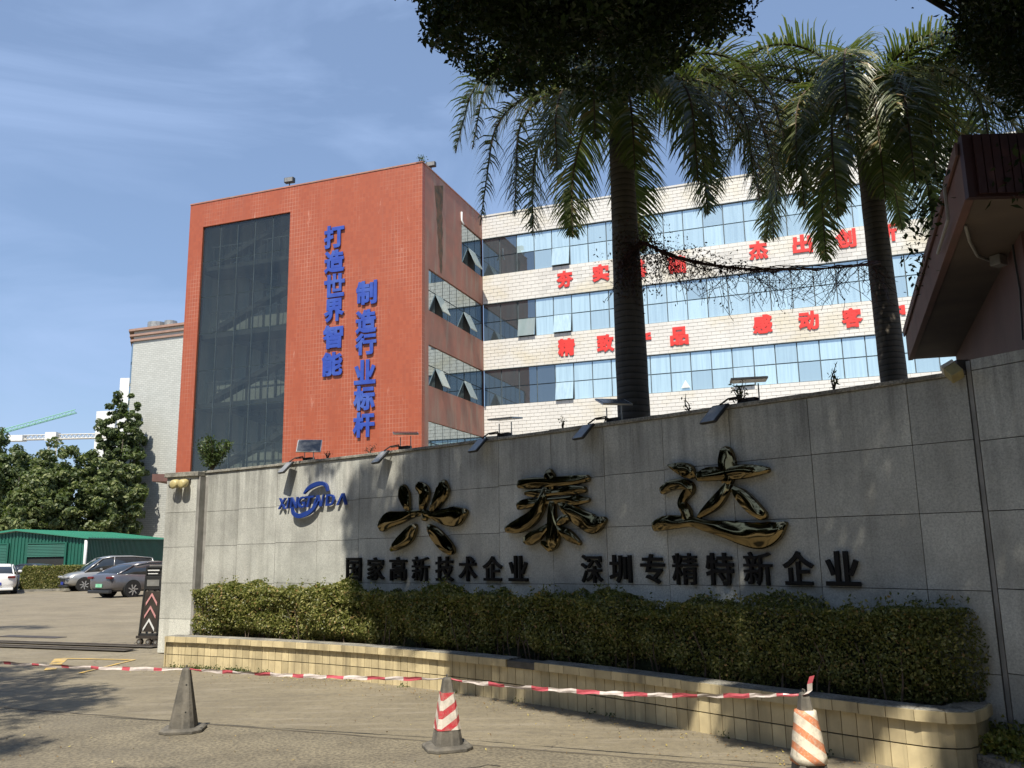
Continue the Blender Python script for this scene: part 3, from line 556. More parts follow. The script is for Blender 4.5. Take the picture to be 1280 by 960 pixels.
def truss(b, p0, p1, w_, n, rr, upv=Vector((0, 0, 1))):
    p0, p1 = Vector(p0), Vector(p1); d = (p1-p0); side = d.cross(upv).normalized()*w_/2; top = side.cross(d).normalized()*w_*.9
    if top.z < 0 and abs(d.normalized().z) < .8: top = -top
    L0 = [p0+d*(i/n) for i in range(n+1)]
    for off in (side, -side, top): b.tube([p0+off, p1+off], rr, 4)
    for i in range(n):
        b.tube([L0[i]+side, L0[i]+d/n*.5+top, L0[i+1]+side], rr*.6, 3); b.tube([L0[i]-side, L0[i]+d/n*.5+top, L0[i+1]-side], rr*.6, 3)
t = thing('luffing_crane', 'pale green crane jib sloping up to the right above the trees', 'crane', aty(-20, 690, 220)); b = MB(); truss(b, aty(-25, 549, 220), aty(95, 516, 220), 1.0, 16, .10); b.build('jib', 'cranegreen', t)
b = MB(); p = aty(-22, 549, 220); truss(b, (p.x, p.y, -1), p, 2, 16, .25, Vector((0, 1, 0))); b.build('mast', 'cranegreen', t)
t = thing('tower_crane', 'pale yellow tower crane with level jib above the trees', 'crane', aty(65, 690, 200)); b = MB(); truss(b, aty(22, 550, 200), aty(152, 547, 200), 1.2, 24, .13); b.build('jib', 'craneyellow', t)
p = aty(66, 551, 200); b = MB(); truss(b, (p.x, p.y, -1), p, 1.8, 16, .25, Vector((0, 1, 0))); b.build('mast', 'craneyellow', t); b = MB(); b.box(aty(66, 546, 200), (2.6, 2.2, 2.0)); b.build('cab', 'whitepaint', t); b = MB(); b.box(aty(22, 548, 200), (3.4, 2, 1.4)); b.build('counterweight', 'whitepaint', t)

# green shed
shed = thing('shed', 'green corrugated metal shed with low gable roof behind the car park hedge', 'shed', (-25.9, 52, gz(0, 52)))
Kc = Vector((-25.9, 52.0, 0)); Lf = Vector((-.9997, -.025, 0)); Bk = Vector((-.025, .9997, 0)); zb_ = gz(0, 52)-.1; ez = 2.43; rz_ = 2.90; HW = 4.1
def corr(b, o_, d, n, length, z0f, z1f, step=.2, s_from=0):
    k = int(length/step)
    for i in range(k):
        s = s_from+i*step; a = o_+d*s; c = o_+d*(s+step*.5); e = o_+d*(s+step); q1 = c+n*.05; q0 = o_+d*(s+step*.15)+n*.05
        z1a = z1f(s) if callable(z1f) else z1f; z1c = z1f(s+step) if callable(z1f) else z1f
        b.add([(a.x, a.y, z0f), (q0.x, q0.y, z0f), (q1.x, q1.y, z0f), ((o_+d*(s+step*.65)).x, (o_+d*(s+step*.65)).y, z0f), (e.x, e.y, z0f),
               (a.x, a.y, z1a), (q0.x, q0.y, z1a), (q1.x, q1.y, (z1a+z1c)/2), ((o_+d*(s+step*.65)).x, (o_+d*(s+step*.65)).y, z1c), (e.x, e.y, z1c)], [(i_, i_+1, i_+6, i_+5) for i_ in range(4)])
gab = lambda s: ez+(rz_-ez)*(1-abs(s-HW)/HW)
b = MB(); corr(b, Kc, Lf, -Bk, 2*HW, zb_, gab); b.build('gable_wall', 'greenshed', shed)
b = MB(); corr(b, Kc, Bk, -Lf, 13, zb_, ez); b.build('side_wall', 'greenshed', shed)
for sgn, nm in ((0, 'roof_sheet'), (1, 'roof_sheet')):
    e0 = Kc+Lf*(2*HW+.25 if sgn else -.25)-Bk*.25; r0 = Kc+Lf*HW-Bk*.25; b = MB(); p = Vector((e0.x, e0.y, ez-.02)); q_ = Vector((r0.x, r0.y, rz_+.05)); b.obox(p, q_-p, Bk*13.5, (0, 0, .07))
    for k in range(33): w_ = p+Bk*(k*.4+.1)+Vector((0, 0, .07)); b.obox(w_, q_-p, Bk*.07, (0, 0, .04))
    b.build(nm, 'greenroof', shed)
b = MB(); p = Kc-Bk*.12-Lf*.08; b.tube([(p.x, p.y, zb_), (p.x, p.y, ez-.1)], .09, 8); b.build('downpipe', 'whitepaint', shed, smooth=True)
def opening(s0, s1, zt, zm, nm):
    n_ = int((zt-zm)/.09)
    for k in range(n_):
        c = Kc+Lf*(s0+s1)/2-Bk*.14; piece('shutter_slat', 'greenshed', shed, (c.x, c.y, zt-.045-k*.09), (s1-s0, .05, .075), math.atan2(Lf.y, Lf.x), .25)
    b = MB(); p = Kc+Lf*s0-Bk*.09; b.obox((p.x, p.y, zb_), Lf*(s1-s0), Bk*.05, (0, 0, zm-zb_)); b.build('doorway', 'dark', shed)
    b = MB()
    for s in (s0-.1, s1): p = Kc+Lf*s-Bk*.16; b.obox((p.x, p.y, zb_), Lf*.1, Bk*.12, (0, 0, zt-zb_+.05))
    p = Kc+Lf*(s0-.1)-Bk*.16; b.obox((p.x, p.y, zt+.05), Lf*(s1-s0+.2), Bk*.12, (0, 0, .08)); b.build('door_frame', 'greenshed', shed)
opening(1.15, 3.35, 2.1, 1.35, 0); opening(4.6, 6.6, 2.1, .9, 1)

# ------------------------------------------------------------------ granite sign wall
wx = [-5.14, -4.37, -3.62, -2.86, -2.16, -1.47, -.81, -.18, .43, .98, 1.53, 2.08, 2.64, 3.24, 3.555]
_fx = [-5.02, -4.38, -3.63, -2.92, -2.18, -1.05, -.2, .54, 1.22, 1.77, 2.4, 2.92, 3.32, 3.55]; _fy = [13.95, 13.6, 13.04, 12.53, 12.0, 10.98, 10.14, 9.56, 8.93, 8.44, 7.85, 7.27, 6.79, 6.42]
_pc = np.polyfit(_fx, _fy, 3)
def wally(x): return float(np.polyval(_pc, x))
wpts = [Vector((x, wally(x), 0)) for x in wx]
wall = thing('sign_wall', 'long curved grey granite entrance wall carrying the lettering above the hedge', 'wall', (-.8, wally(-.8), 0))
rows = [0, .6, 1.2, 1.79, 2.34, 2.85]
def slabs(p, q_, zrows, dz=0.0, push=0.0, gap=.006):
    d = (q_-p); L_ = d.length; d.normalize(); n = Vector((d.y, -d.x, 0)); rz = math.atan2(d.y, d.x)
    for a, c in zip(zrows[:-1], zrows[1:]):
        a2 = a+(dz if a > 0 else 0); c2 = c+(dz if c < 2.8 else 0); m_ = (p+q_)/2+n*(push-.015+random.uniform(-.0012, .0012))
        piece('granite_slab', 'granite', wall, (m_.x, m_.y, (a2+c2)/2), (L_-gap, .03, c2-a2-gap), rz)
    return d, n
core = MB(); cap = MB(); N_ = len(wpts)
for i in range(N_-1):
    dz = -.12*max(0, (2.2-wx[i])/7.4); d, n = slabs(wpts[i], wpts[i+1], rows, dz)
    a, c = wpts[i], wpts[i+1]; core.obox(a-n*.33, c-a, n*.312, (0, 0, 2.845)); 
    cap.obox(a-n*.34+Vector((0, 0, 2.851)), (c-a)*1.003, n*.365, (0, 0, .035+random.uniform(0, .008)))
# left pier, standing a little proud, and its return; right pier
pl1 = wpts[0]+Vector((-.03, -.16, 0)); pl0 = pl1+Vector((-.60, .24, 0)); d, n = slabs(pl0, pl1, [0, .53, 1.09, 1.66, 2.22, 2.80]); core.obox(pl0-n*.50, pl1-pl0, n*.482, (0, 0, 2.79))
cap.obox(pl0-n*.52-d*.03+Vector((0, 0, 2.80)), (pl1-pl0)+d*.06, n*.56, (0, 0, .075)); b = MB(); b.obox(pl1+d*.001, -n*.36, d*.05, (0, 0, 2.79)); b.obox(pl1+d*.05-n*.13, -n*.2, d*.06, (0, 0, 2.79)); b.build('pier_return', 'granite_edge', wall)
pr0 = wpts[-1]+Vector((.015, -.055, 0)); dR = Vector((.52, -.854, 0)); pr1 = pr0+dR*.95; prd, prn = slabs(pr0, pr1, [0, .62, 1.22, 1.79, 2.32, 2.87, 2.96], gap=.007); slabs(pr1, pr1+dR*1.2, [0, .62, 1.22, 1.79, 2.32, 2.87, 2.96], gap=.007)
core.obox(pr0-prn*.45, dR*2.15, prn*.425, (0, 0, 2.95)); core.obox(wpts[-1]-prn*.3, dR*.05, prn*.27, (0, 0, 2.84))
b = MB(); b.obox(pr0-dR*.035-prn*.03, dR*.032, prn*.034, (0, 0, 2.95)); b.build('edge_strip', 'granite_edge', wall)
core.build('wall_core', 'joint', wall); cap.build('wall_cap', 'cap', wall, bevel=.006)
def wframe(px, py, proud=0.0):
    """point on the wall face seen at a photo pixel, with the reading direction and outward normal there"""
    best = None
    for i in range(N_-1):
        d = (wpts[i+1]-wpts[i]); n = Vector((d.y, -d.x, 0)).normalized(); p = atplane(px, py, wpts[i]+n*proud, n); s = (p-wpts[i]).dot(d.normalized())
        if -.06 <= s <= d.length+.06: return p, d.normalized(), n
        if i == N_-2 or (i == 0 and s < 0): best = (p, d.normalized(), n)
        if i == 0 and s < 0: return best
    return best
def cap_at(px):
    lo, hi = -5.9, 3.5
    for _ in range(30):
        x = (lo+hi)/2; q_ = Vector((x, wally(x), 2.89))-Vector((0, 0, EYE)); X = 640+FPX*q_.dot(RT)/q_.dot(_F)
        if X < px: lo = x
        else: hi = x
    i = max(0, min(N_-2, sum(1 for a in wx if a < x)-1)); d = (wpts[i+1]-wpts[i]).normalized(); n = Vector((d.y, -d.x, 0)); return Vector((x, wally(x), 2.89)), d, n

# lettering: black line, gold calligraphy, logo
def black_line(label, items, grp):
    p0 = wframe(items[len(items)//2][1], 711)[0]; t = thing('company_lettering', label, 'sign lettering', (p0.x, p0.y, 1.3))
    for ch, px, py, hp, wp in items:
        p, d, n = wframe(px, py, .012); dist = p.y*1.02; d2 = d; h_ = hp*dist/FPX; vis = abs(d.dot(Vector((RT.x, RT.y, 0)).normalized())) + 0.0
        # width on the wall from the pixel width
        a = atplane(px-wp/2, py, p, n); c = atplane(px+wp/2, py, p, n); glyph('character', ch, 'black', t, p, d, n, (c-a).length, h_, bold=.010 if ch in '国精新深' else .02, depth=.035, label='black character '+ch)
black_line('black characters reading 国家高新技术企业 under the first gold character', [('国', 443.5, 711.5, 27, 18), ('家', 471, 711, 27, 21), ('高', 499, 711, 28, 21), ('新', 527, 711, 29, 21), ('技', 557, 711, 29, 22), ('术', 586, 711, 29, 22), ('企', 617, 710.5, 29, 24), ('业', 649, 710.5, 30, 23)], '')
black_line('black characters reading 深圳专精特新企业 under the last gold character', [('深', 741, 711, 33, 26), ('圳', 777, 711, 33, 27), ('专', 817, 711, 35, 29), ('精', 857.5, 711, 37, 31), ('特', 901, 711, 38, 34), ('新', 948.5, 710.5, 39, 35), ('企', 999, 710, 40, 38), ('业', 1054, 710.5, 41, 42)], '')
gold = {
 '兴': ((340, 580, .2031), [[(812, 150, 22), (822, 200, 32), (845, 285, 10)], [(910, 135, 20), (945, 170, 30), (940, 230, 24), (925, 290, 10)], [(1062, 122, 22), (1058, 165, 38), (1025, 230, 28), (980, 300, 8)],
   [(688, 380, 28), (730, 345, 36), (800, 330, 28), (880, 308, 16), (940, 300, 12), (1000, 315, 18), (1090, 325, 40), (1150, 320, 44), (1195, 296, 18)], [(940, 290, 10), (950, 335, 14)],
   [(885, 390, 20), (850, 440, 34), (790, 490, 26), (742, 528, 8)], [(975, 385, 12), (1015, 430, 30), (1070, 490, 34), (1115, 530, 24)]]),
 '泰': ((620, 570, .1354), [[(500, 148, 28), (505, 190, 44), (525, 280, 22), (520, 340, 14)], [(228, 262, 28), (330, 252, 38), (530, 240, 34), (700, 225, 34), (850, 208, 26)], [(285, 342, 16), (400, 345, 30), (540, 335, 22), (700, 315, 32), (822, 312, 24)],
   [(225, 462, 28), (300, 440, 34), (420, 425, 22), (600, 410, 22), (750, 410, 34), (862, 405, 16)], [(470, 300, 20), (440, 430, 40), (360, 560, 52), (240, 640, 52), (115, 675, 24)], [(600, 440, 16), (700, 510, 52), (810, 580, 64), (920, 630, 70), (1010, 590, 26)],
   [(535, 430, 22), (535, 560, 36), (545, 680, 50), (540, 790, 54), (515, 850, 30)], [(520, 840, 34), (440, 800, 14)], [(500, 640, 16), (420, 720, 38), (340, 765, 44), (285, 780, 22)], [(690, 560, 24), (640, 590, 32), (580, 620, 16)], [(600, 670, 18), (690, 730, 38), (790, 805, 16)]]),
 '达': ((800, 550, .15625), [[(230, 203, 6), (320, 225, 36), (390, 250, 48), (425, 280, 30)], [(190, 405, 26), (260, 365, 34), (360, 355, 34), (410, 390, 36), (360, 460, 28), (345, 510, 28), (380, 570, 36), (385, 640, 40)],
   [(135, 690, 34), (210, 665, 46), (320, 655, 42), (430, 655, 34), (560, 690, 40), (700, 715, 58), (850, 750, 80), (980, 765, 88), (1090, 725, 66), (1170, 668, 16)],
   [(700, 95, 44), (705, 170, 62), (715, 260, 60), (710, 330, 40)], [(480, 300, 26), (560, 275, 46), (720, 268, 44), (880, 250, 46), (1030, 240, 20)], [(725, 320, 22), (690, 410, 34), (610, 510, 42), (480, 612, 14)], [(760, 390, 20), (830, 450, 46), (920, 540, 50), (1000, 605, 34)]])}
gt_ = thing('gold_lettering', 'three large mirror gold calligraphy characters 兴泰达 on the granite wall', 'sign lettering', tuple(wframe(700, 640)[0]))
for ch, ((ox, oy, sc_), strokes) in gold.items():
    allp = [(ox+x*sc_, oy+y*sc_) for s in strokes for x, y, _ in s]; cxp = sum(p[0] for p in allp)/len(allp); cyp = sum(p[1] for p in allp)/len(allp); pc, d, n = wframe(cxp, cyp)
    par = None
    for si, s in enumerate(strokes):
        # smooth the stroke with a Catmull-Rom curve
        P_ = [(ox+x*sc_, oy+y*sc_, w_*sc_) for x, y, w_ in s]; P_ = [P_[0]]+P_+[P_[-1]]; pts = []; rr = []
        for i in range(1, len(P_)-2):
            for k in range(6):
                t_ = k/6; q_ = [0.5*((2*P_[i][j])+(-P_[i-1][j]+P_[i+1][j])*t_+(2*P_[i-1][j]-5*P_[i][j]+4*P_[i+1][j]-P_[i+2][j])*t_*t_+(-P_[i-1][j]+3*P_[i][j]-3*P_[i+1][j]+P_[i+2][j])*t_**3) for j in range(3)]; pts.append(q_)
        pts.append(list(P_[-2])); W = []
        for x, y, w_ in pts:
            w_ = w_*1.12+.3; p = atplane(x, y, pc+n*.035, n); e = atplane(x+w_, y, pc+n*.035, n); f_ = atplane(x, y+w_, pc+n*.035, n); W.append((p, max(.006, ((e-p).length+(f_-p).length)/2)))
        # rounded ends
        def endcap(p, r, dr): return [(p+dr*r*.85, r*.15), (p+dr*r*.6, r*.62), (p+dr*r*.25, r*.9)]
        d0 = (W[0][0]-W[1][0]).normalized(); d1 = (W[-1][0]-W[-2][0]).normalized(); W = endcap(W[0][0], W[0][1], d0)+W+endcap(W[-1][0], W[-1][1], d1)[::-1]
        rings_ = []
        for i, (p, r) in enumerate(W):
            tt = (W[min(i+1, len(W)-1)][0]-W[max(i-1, 0)][0]).normalized(); sd_ = tt.cross(n).normalized(); dep = min(.05, .012+r*.7)
            wob = .0028*math.sin(i*.33+si*1.3); prof_ = ((1, -.01), (1, dep*.70), (.90, dep*.93), (.60, dep*1.02+wob), (.2, dep*1.08+wob*1.5), (-.2, dep*1.07-wob*.6), (-.60, dep*.99-wob), (-.90, dep*.90), (-1, dep*.66), (-1, -.01))
            rings_.append([p+n*(si*.0021+h_)+sd_*(s_*r) for s_, h_ in prof_])
        b = MB(); b.rings(rings_)
        if par is None: par = b.build('character', 'gold', gt_, smooth=True); par.data.set_sharp_from_angle(angle=rad(28)); par['label'] = 'mirror gold calligraphy character '+ch
        else: b.build('stroke', 'gold', par, smooth=True).data.set_sharp_from_angle(angle=rad(28))
# the logo
pc, d, n = wframe(393, 626); logo = thing('company_logo', 'blue slanted XINGTAIDA logo letters with two crescent swooshes on the granite wall', 'logo', tuple(pc))
lx = [(354, 9.5), (361.5, 4), (369, 9.5), (378.5, 9.5), (388.5, 11), (397.5, 11), (404.5, 4), (414, 11), (428.5, 13)]
for i, (ch, (px, wp)) in enumerate(zip('XINGTΛIDΛ', lx)):
    p, d_, n_ = wframe(px, 629.5-(px-354)*.075, .02); a = atplane(px-wp/2, 626, p, n_); c = atplane(px+wp/2, 626, p, n_)
    glyph('letter', ch, 'blue', logo, p, d_, n_, (c-a).length, .165, bold=.018, depth=.03, shear=.25 if ch in 'IT' else .1)
for (pa, lab) in (([(380.5, 617, 1.2), (386, 610.5, 3), (394, 606, 3.6), (402, 604.2, 3.2), (408, 607, 2.4), (410, 614, 1.6)], 0), ([(365.5, 634, 1.5), (367, 641.5, 2.6), (374, 645, 3.6), (384, 642, 3.8), (391, 637, 3.2), (396, 631, 2.0), (398.5, 626, 1.0)], 1)):
    P_ = [pa[0]]+pa+[pa[-1]]; pts = []
    for i in range(1, len(P_)-2):
        for k in range(7):
            t_ = k/7; pts.append([0.5*((2*P_[i][j])+(-P_[i-1][j]+P_[i+1][j])*t_+(2*P_[i-1][j]-5*P_[i][j]+4*P_[i+1][j]-P_[i+2][j])*t_*t_+(-P_[i-1][j]+3*P_[i][j]-3*P_[i+1][j]+P_[i+2][j])*t_**3) for j in range(3)])
    pts.append(list(pa[-1])); W = [atplane(x, y, pc+n*.06, n) for x, y, _ in pts]; b = MB(); ri = []
    for i, p in enumerate(W):
        tt = (W[min(i+1, len(W)-1)]-W[max(i-1, 0)]).normalized(); sd_ = tt.cross(n).normalized(); r = pts[i][2]*.009
        ri.append([p+sd_*r-n*.02, p+sd_*r+n*.02, p-sd_*r+n*.02, p-sd_*r-n*.02])
    b.rings(ri); b.build('swoosh', 'blue', logo)

# ------------------------------------------------------------------ planter and hedge
def catmull(P, k=8):
    P = [Vector(p) for p in P]; P = [P[0]*2-P[1]]+P+[P[-1]*2-P[-2]]; out_ = []
    for i in range(1, len(P)-2):
        for j in range(k):
            t_ = j/k; out_.append(.5*((2*P[i])+(-P[i-1]+P[i+1])*t_+(2*P[i-1]-5*P[i]+4*P[i+1]-P[i+2])*t_*t_+(-P[i-1]+3*P[i]-3*P[i+1]+P[i+2])*t_**3))
    return out_+[P[-2]]
class Path:
    def __init__(s, pts): s.p = pts; s.c = [0]; [s.c.append(s.c[-1]+(b-a).length) for a, b in zip(pts, pts[1:])]; s.len = s.c[-1]
    def at(s, d):
        d = max(0, min(s.len-1e-6, d)); i = max(0, int(np.searchsorted(s.c, d))-1); t_ = (d-s.c[i])/max(1e-6, s.c[i+1]-s.c[i]); a, b = s.p[i], s.p[i+1]; tt = (b-a).normalized()
        return a.lerp(b, t_), tt, Vector((tt.y, -tt.x, 0))
    def smooth(s, d):
        a, b = s.at(d-.06)[0], s.at(d+.06)[0]; tt = (b-a).normalized(); return s.at(d)[0], tt, Vector((tt.y, -tt.x, 0))
ctrl = [(-4.98, 12.44, 0), (-4.2, 12.08, 0), (-3.3, 11.6, 0), (-2.37, 11.05, 0), (-1.38, 10.38, 0), (-.45, 9.62, 0), (.35, 8.88, 0), (1.1, 8.12, 0), (1.69, 7.46, 0), (2.21, 6.88, 0), (2.57, 6.50, 0), (2.80, 6.27, 0), (2.97, 6.18, 0), (3.13, 6.18, 0), (3.29, 6.30, 0), (3.50, 6.55, 0)]
cop = Path(catmull(ctrl)); CH = .415
planter = thing('planter', 'long curved planter faced with beige tiles in front of the granite wall', 'planter', (-.8, 9.9, 0))
off = lambda d, k, z: (lambda q_: Vector((q_[0].x-q_[2].x*k, q_[0].y-q_[2].y*k, z)))(cop.smooth(d))
ts = .118; n_ = int(cop.len/ts)
for i in range(n_):
    d0 = (i+.5)*ts; 
    for z0, z1 in ((-.02, .165), (.17, .335)):
        p, tt, n = cop.smooth(d0); c = off(d0, .055+random.uniform(0, .0025), (z0+z1)/2)
        piece('wall_tile', 'beige', planter, c, (ts-.006, .02, z1-z0-.005), math.atan2(tt.y, tt.x))
cs_ = .20; n_ = int(cop.len/cs_); missing = (29, 30)
for i in range(n_):
    d0 = (i+.5)*cs_; p, tt, n = cop.smooth(d0); rz = math.atan2(tt.y, tt.x)
    if i in missing: continue
    c = off(d0, .012+random.uniform(0, .002), CH-.038+random.uniform(-.002, .002)); piece('coping_tile', 'beige', planter, c, (cs_-.006, .022, .074), rz)
    c = off(d0, .13, CH-.004); piece('coping_top', 'cap', planter, c, (cs_-.004, .215, .012), rz)
b = MB(); K_ = [i*.1 for i in range(int(cop.len/.1)+1)]
def ribbon(b, k0, k1, z0, z1):
    r = [[off(d, k0, z0), off(d, k0, z1), off(d, k1, z1), off(d, k1, z0)] for d in K_]; b.rings(r)
ribbon(b, .068, .22, -.1, CH-.075); ribbon(b, .028, .235, CH-.078, CH-.012); p = off(0, .068, 0); q_ = off(0, 1.45, 0); b.obox((p.x, p.y, -.1), (q_-p), cop.at(0)[1]*.15, (0, 0, CH+.08)); b.build('planter_core', 'joint', planter)
ez_ = off(0, .03, 0); dd = (off(0, 1.4, 0)-ez_).normalized()
for k in range(11):
    for z0, z1 in ((-.02, .165), (.17, .335)): c = ez_+dd*(k+.5)*ts-cop.at(0)[1]*.012; piece('wall_tile', 'beige', planter, (c.x, c.y, (z0+z1)/2), (ts-.006, .02, z1-z0-.005), math.atan2(dd.y, dd.x))
b = MB(); r = [[off(d, .2, CH-.09), off(d, .2, CH-.05), off(d, 1.15, CH-.04), off(d, 1.15, CH-.12)] for d in K_ if d < cop.len-.7]; b.rings(r); b.build('soil', 'soil', planter)

hedge = thing('hedge', 'long clipped green hedge growing in the tiled planter below the lettering', 'hedge', (-.8, 10.2, .36))
def hedge_pts(n, zlo, zhi, k0, k1, d0, d1, shell):
    P_, Nn = [], []
    while len(P_) < n:
        m_ = min(n, 60000); 
        for _ in range(m_-len(P_) if len(P_) < m_ else n-len(P_)):
            d = random.uniform(d0, d1); face = random.random(); lump = .05*math.sin(d*3.1)+.04*math.sin(d*7.3+1)+.03*math.sin(d*17)
            endk = max(0, (d-(d1-.5))/.5); kk0 = k0+endk*.15
            if face < .52: z = random.uniform(zlo, zhi); k = kk0+.05*math.sin(z*9+d*4)-lump*.6+.10*max(0, (z-.8))*0+.13*(1-min(1, (z-zlo)/.16))+abs(random.gauss(0, shell)); nn = (1, .25)
            elif face < .90: k = random.uniform(kk0-.02, k1); z = zhi+lump-.05*max(0, (kk0+.12-k)/.12)-abs(random.gauss(0, shell*.8))+.03*math.sin(k*11+d*5); nn = (.2, 1)
            else: k = random.uniform(kk0+.1, k1); z = random.uniform(zlo, zhi); nn = (.5, .5)
            p, tt, nv = cop.smooth(d); P_.append((p.x-nv.x*k, p.y-nv.y*k, z)); Nn.append((nv.x*nn[0], nv.y*nn[0], nn[1]))
    return np.array(P_), np.array(Nn)
HL = cop.len-.95
P_, Nn = hedge_pts(105000, CH-.02, 1.05, .24, 1.0, .25, HL, .055)
def _blob():
    A, B = [], []
    for _ in range(16000):
        g = Vector((random.gauss(0, 1), random.gauss(0, 1), random.gauss(0, 1))).normalized(); q_ = random.random()**.25
        A.append((3.16+g.x*.46*q_, 6.78+g.y*.34*q_, max(CH-.03, .74+max(-1, min(1, g.z*1.7))*.33*q_))); B.append((g.x, g.y, g.z+.2))
    return np.array(A), np.array(B)
_A, _B = _blob(); P_ = np.concatenate([P_, _A]); Nn = np.concatenate([Nn, _B])
sz = .0155+.0035*np.clip((P_[:, 1]-7)/5, 0, 1)*2
leaves('foliage', P_, sz*rng.uniform(.7, 1.3, len(P_)), 'leaf_hedge', hedge, Nn*1.1, kind='stuff')
sp_ = P_[rng.integers(0, len(P_), 900)]; sp_ = sp_[sp_[:, 2] > 1.0]; sp_ = np.repeat(sp_, 9, 0)+rng.normal(size=(len(sp_)*9, 3))*.02+np.stack([np.zeros(len(sp_)*9)]*2+[rng.uniform(0, .10, len(sp_)*9)], 1)
leaves('sprig', sp_, .02, 'leaf_hedge', hedge, kind='stuff')
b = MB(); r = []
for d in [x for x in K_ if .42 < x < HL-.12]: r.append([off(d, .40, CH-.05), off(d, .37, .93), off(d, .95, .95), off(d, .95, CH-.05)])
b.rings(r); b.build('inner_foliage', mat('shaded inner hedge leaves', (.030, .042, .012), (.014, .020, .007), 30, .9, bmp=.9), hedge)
b = MB()
for _ in range(110):
    d = random.uniform(.3, HL); p = off(d, random.uniform(.26, .42), CH-.06); b.tube([p, p+Vector((random.uniform(-.05, .05), random.uniform(-.05, .05), .2)), p+Vector((random.uniform(-.12, .12), random.uniform(-.08, .08), .45))], [.009, .007, .004], 5)
b.build('stem', 'stem', hedge)['kind'] = 'stuff'
# fallen leaves, small weeds at the foot of the planter, dust
P_ = []
for _ in range(1500):
    d = random.uniform(0, cop.len); k = -abs(random.gauss(0, .35))-.0; p, tt, n = cop.smooth(d); q_ = p-n*k*1.0+n*.0; q_ = p+n*abs(k); P_.append((q_.x, q_.y, .012))
for _ in range(420): P_.append((random.uniform(-5, 3), random.uniform(5.2, 9.5), .012))
o = leaves('leaf_litter', P_, rng.uniform(.003, .014, len(P_)), 'leaf_dry', nrm=(0, 0, 2.5)); o['kind'] = 'stuff'; tag(o, 'scattered dry leaves and crumbs on the concrete before the planter', 'leaf litter')
P_ = []
for _ in range(70):
    d = abs(random.gauss(0, 1.6)) if random.random() < .75 else random.uniform(0, cop.len); c = off(min(d, cop.len), .02, .0)
    for k in range(14): P_.append((c.x+random.gauss(0, .03), c.y-abs(random.gauss(0, .03)), abs(random.gauss(0, .025))))
o = leaves('weeds', P_, rng.uniform(.008, .018, len(P_)), 'leaf_weed', up=.5); o['kind'] = 'stuff'; tag(o, 'low weeds sprouting along the foot of the beige planter', 'weeds')

# right-hand ground bed with kerb
k0, k1 = atz(1196, 936, .12), atz(1330, 976, .12); bed = thing('kerb', 'low concrete kerb in front of the leafy bed at the right end of the planter', 'kerb', tuple(k0))
kd = (k1-k0).normalized(); kn = Vector((kd.y, -kd.x, 0)); seg = .55
for i in range(5): c = k0+kd*(seg*(i+.5))-kn*.06; piece('kerb_stone', 'cap', bed, (c.x, c.y, .06), (seg-.006, .12, .125), math.atan2(kd.y, kd.x))
c0 = Vector((3.10, 6.42, 0)); b = MB(); b.add([(k0.x-.02, k0.y+.03, .09), (k1.x, k1.y+.03, .09), (k1.x+1.5, k1.y+2.5, .12), (3.9, 7.0, .12)], [(0, 1, 2, 3)]); o = b.build('planting_bed', 'soil'); o['kind'] = 'structure'
P_ = []; 
for _ in range(11000):
    s = random.random(); q_ = random.random()**.8; p = k0.lerp(k1, s)*(1-q_)+Vector((3.7+1.6*s, 6.75-.75*s+0*q_, 0))*q_; h = .11+.05*math.sin(p.x*9)*math.sin(p.y*8)+(.17*q_)
    P_.append((p.x+random.gauss(0, .02), p.y+.06+random.gauss(0, .02), random.uniform(.09, .10+max(.02, h))))
o = leaves('ground_cover', P_, rng.uniform(.012, .026, len(P_)), 'leaf_cover', up=.6); o['kind'] = 'stuff'; tag(o, 'yellow green leafy ground cover in the bed right of the planter', 'ground cover')
c = atz(1190, 948, .0); P_ = [(c.x+random.gauss(0, .05), c.y+.05+random.gauss(0, .04), abs(random.gauss(.10, .08))) for _ in range(500)]
o = leaves('climbing_weed', P_, .02, 'leaf_weed'); tag(o, 'leafy weed climbing the right corner of the planter by the kerb', 'weed', kind='stuff')

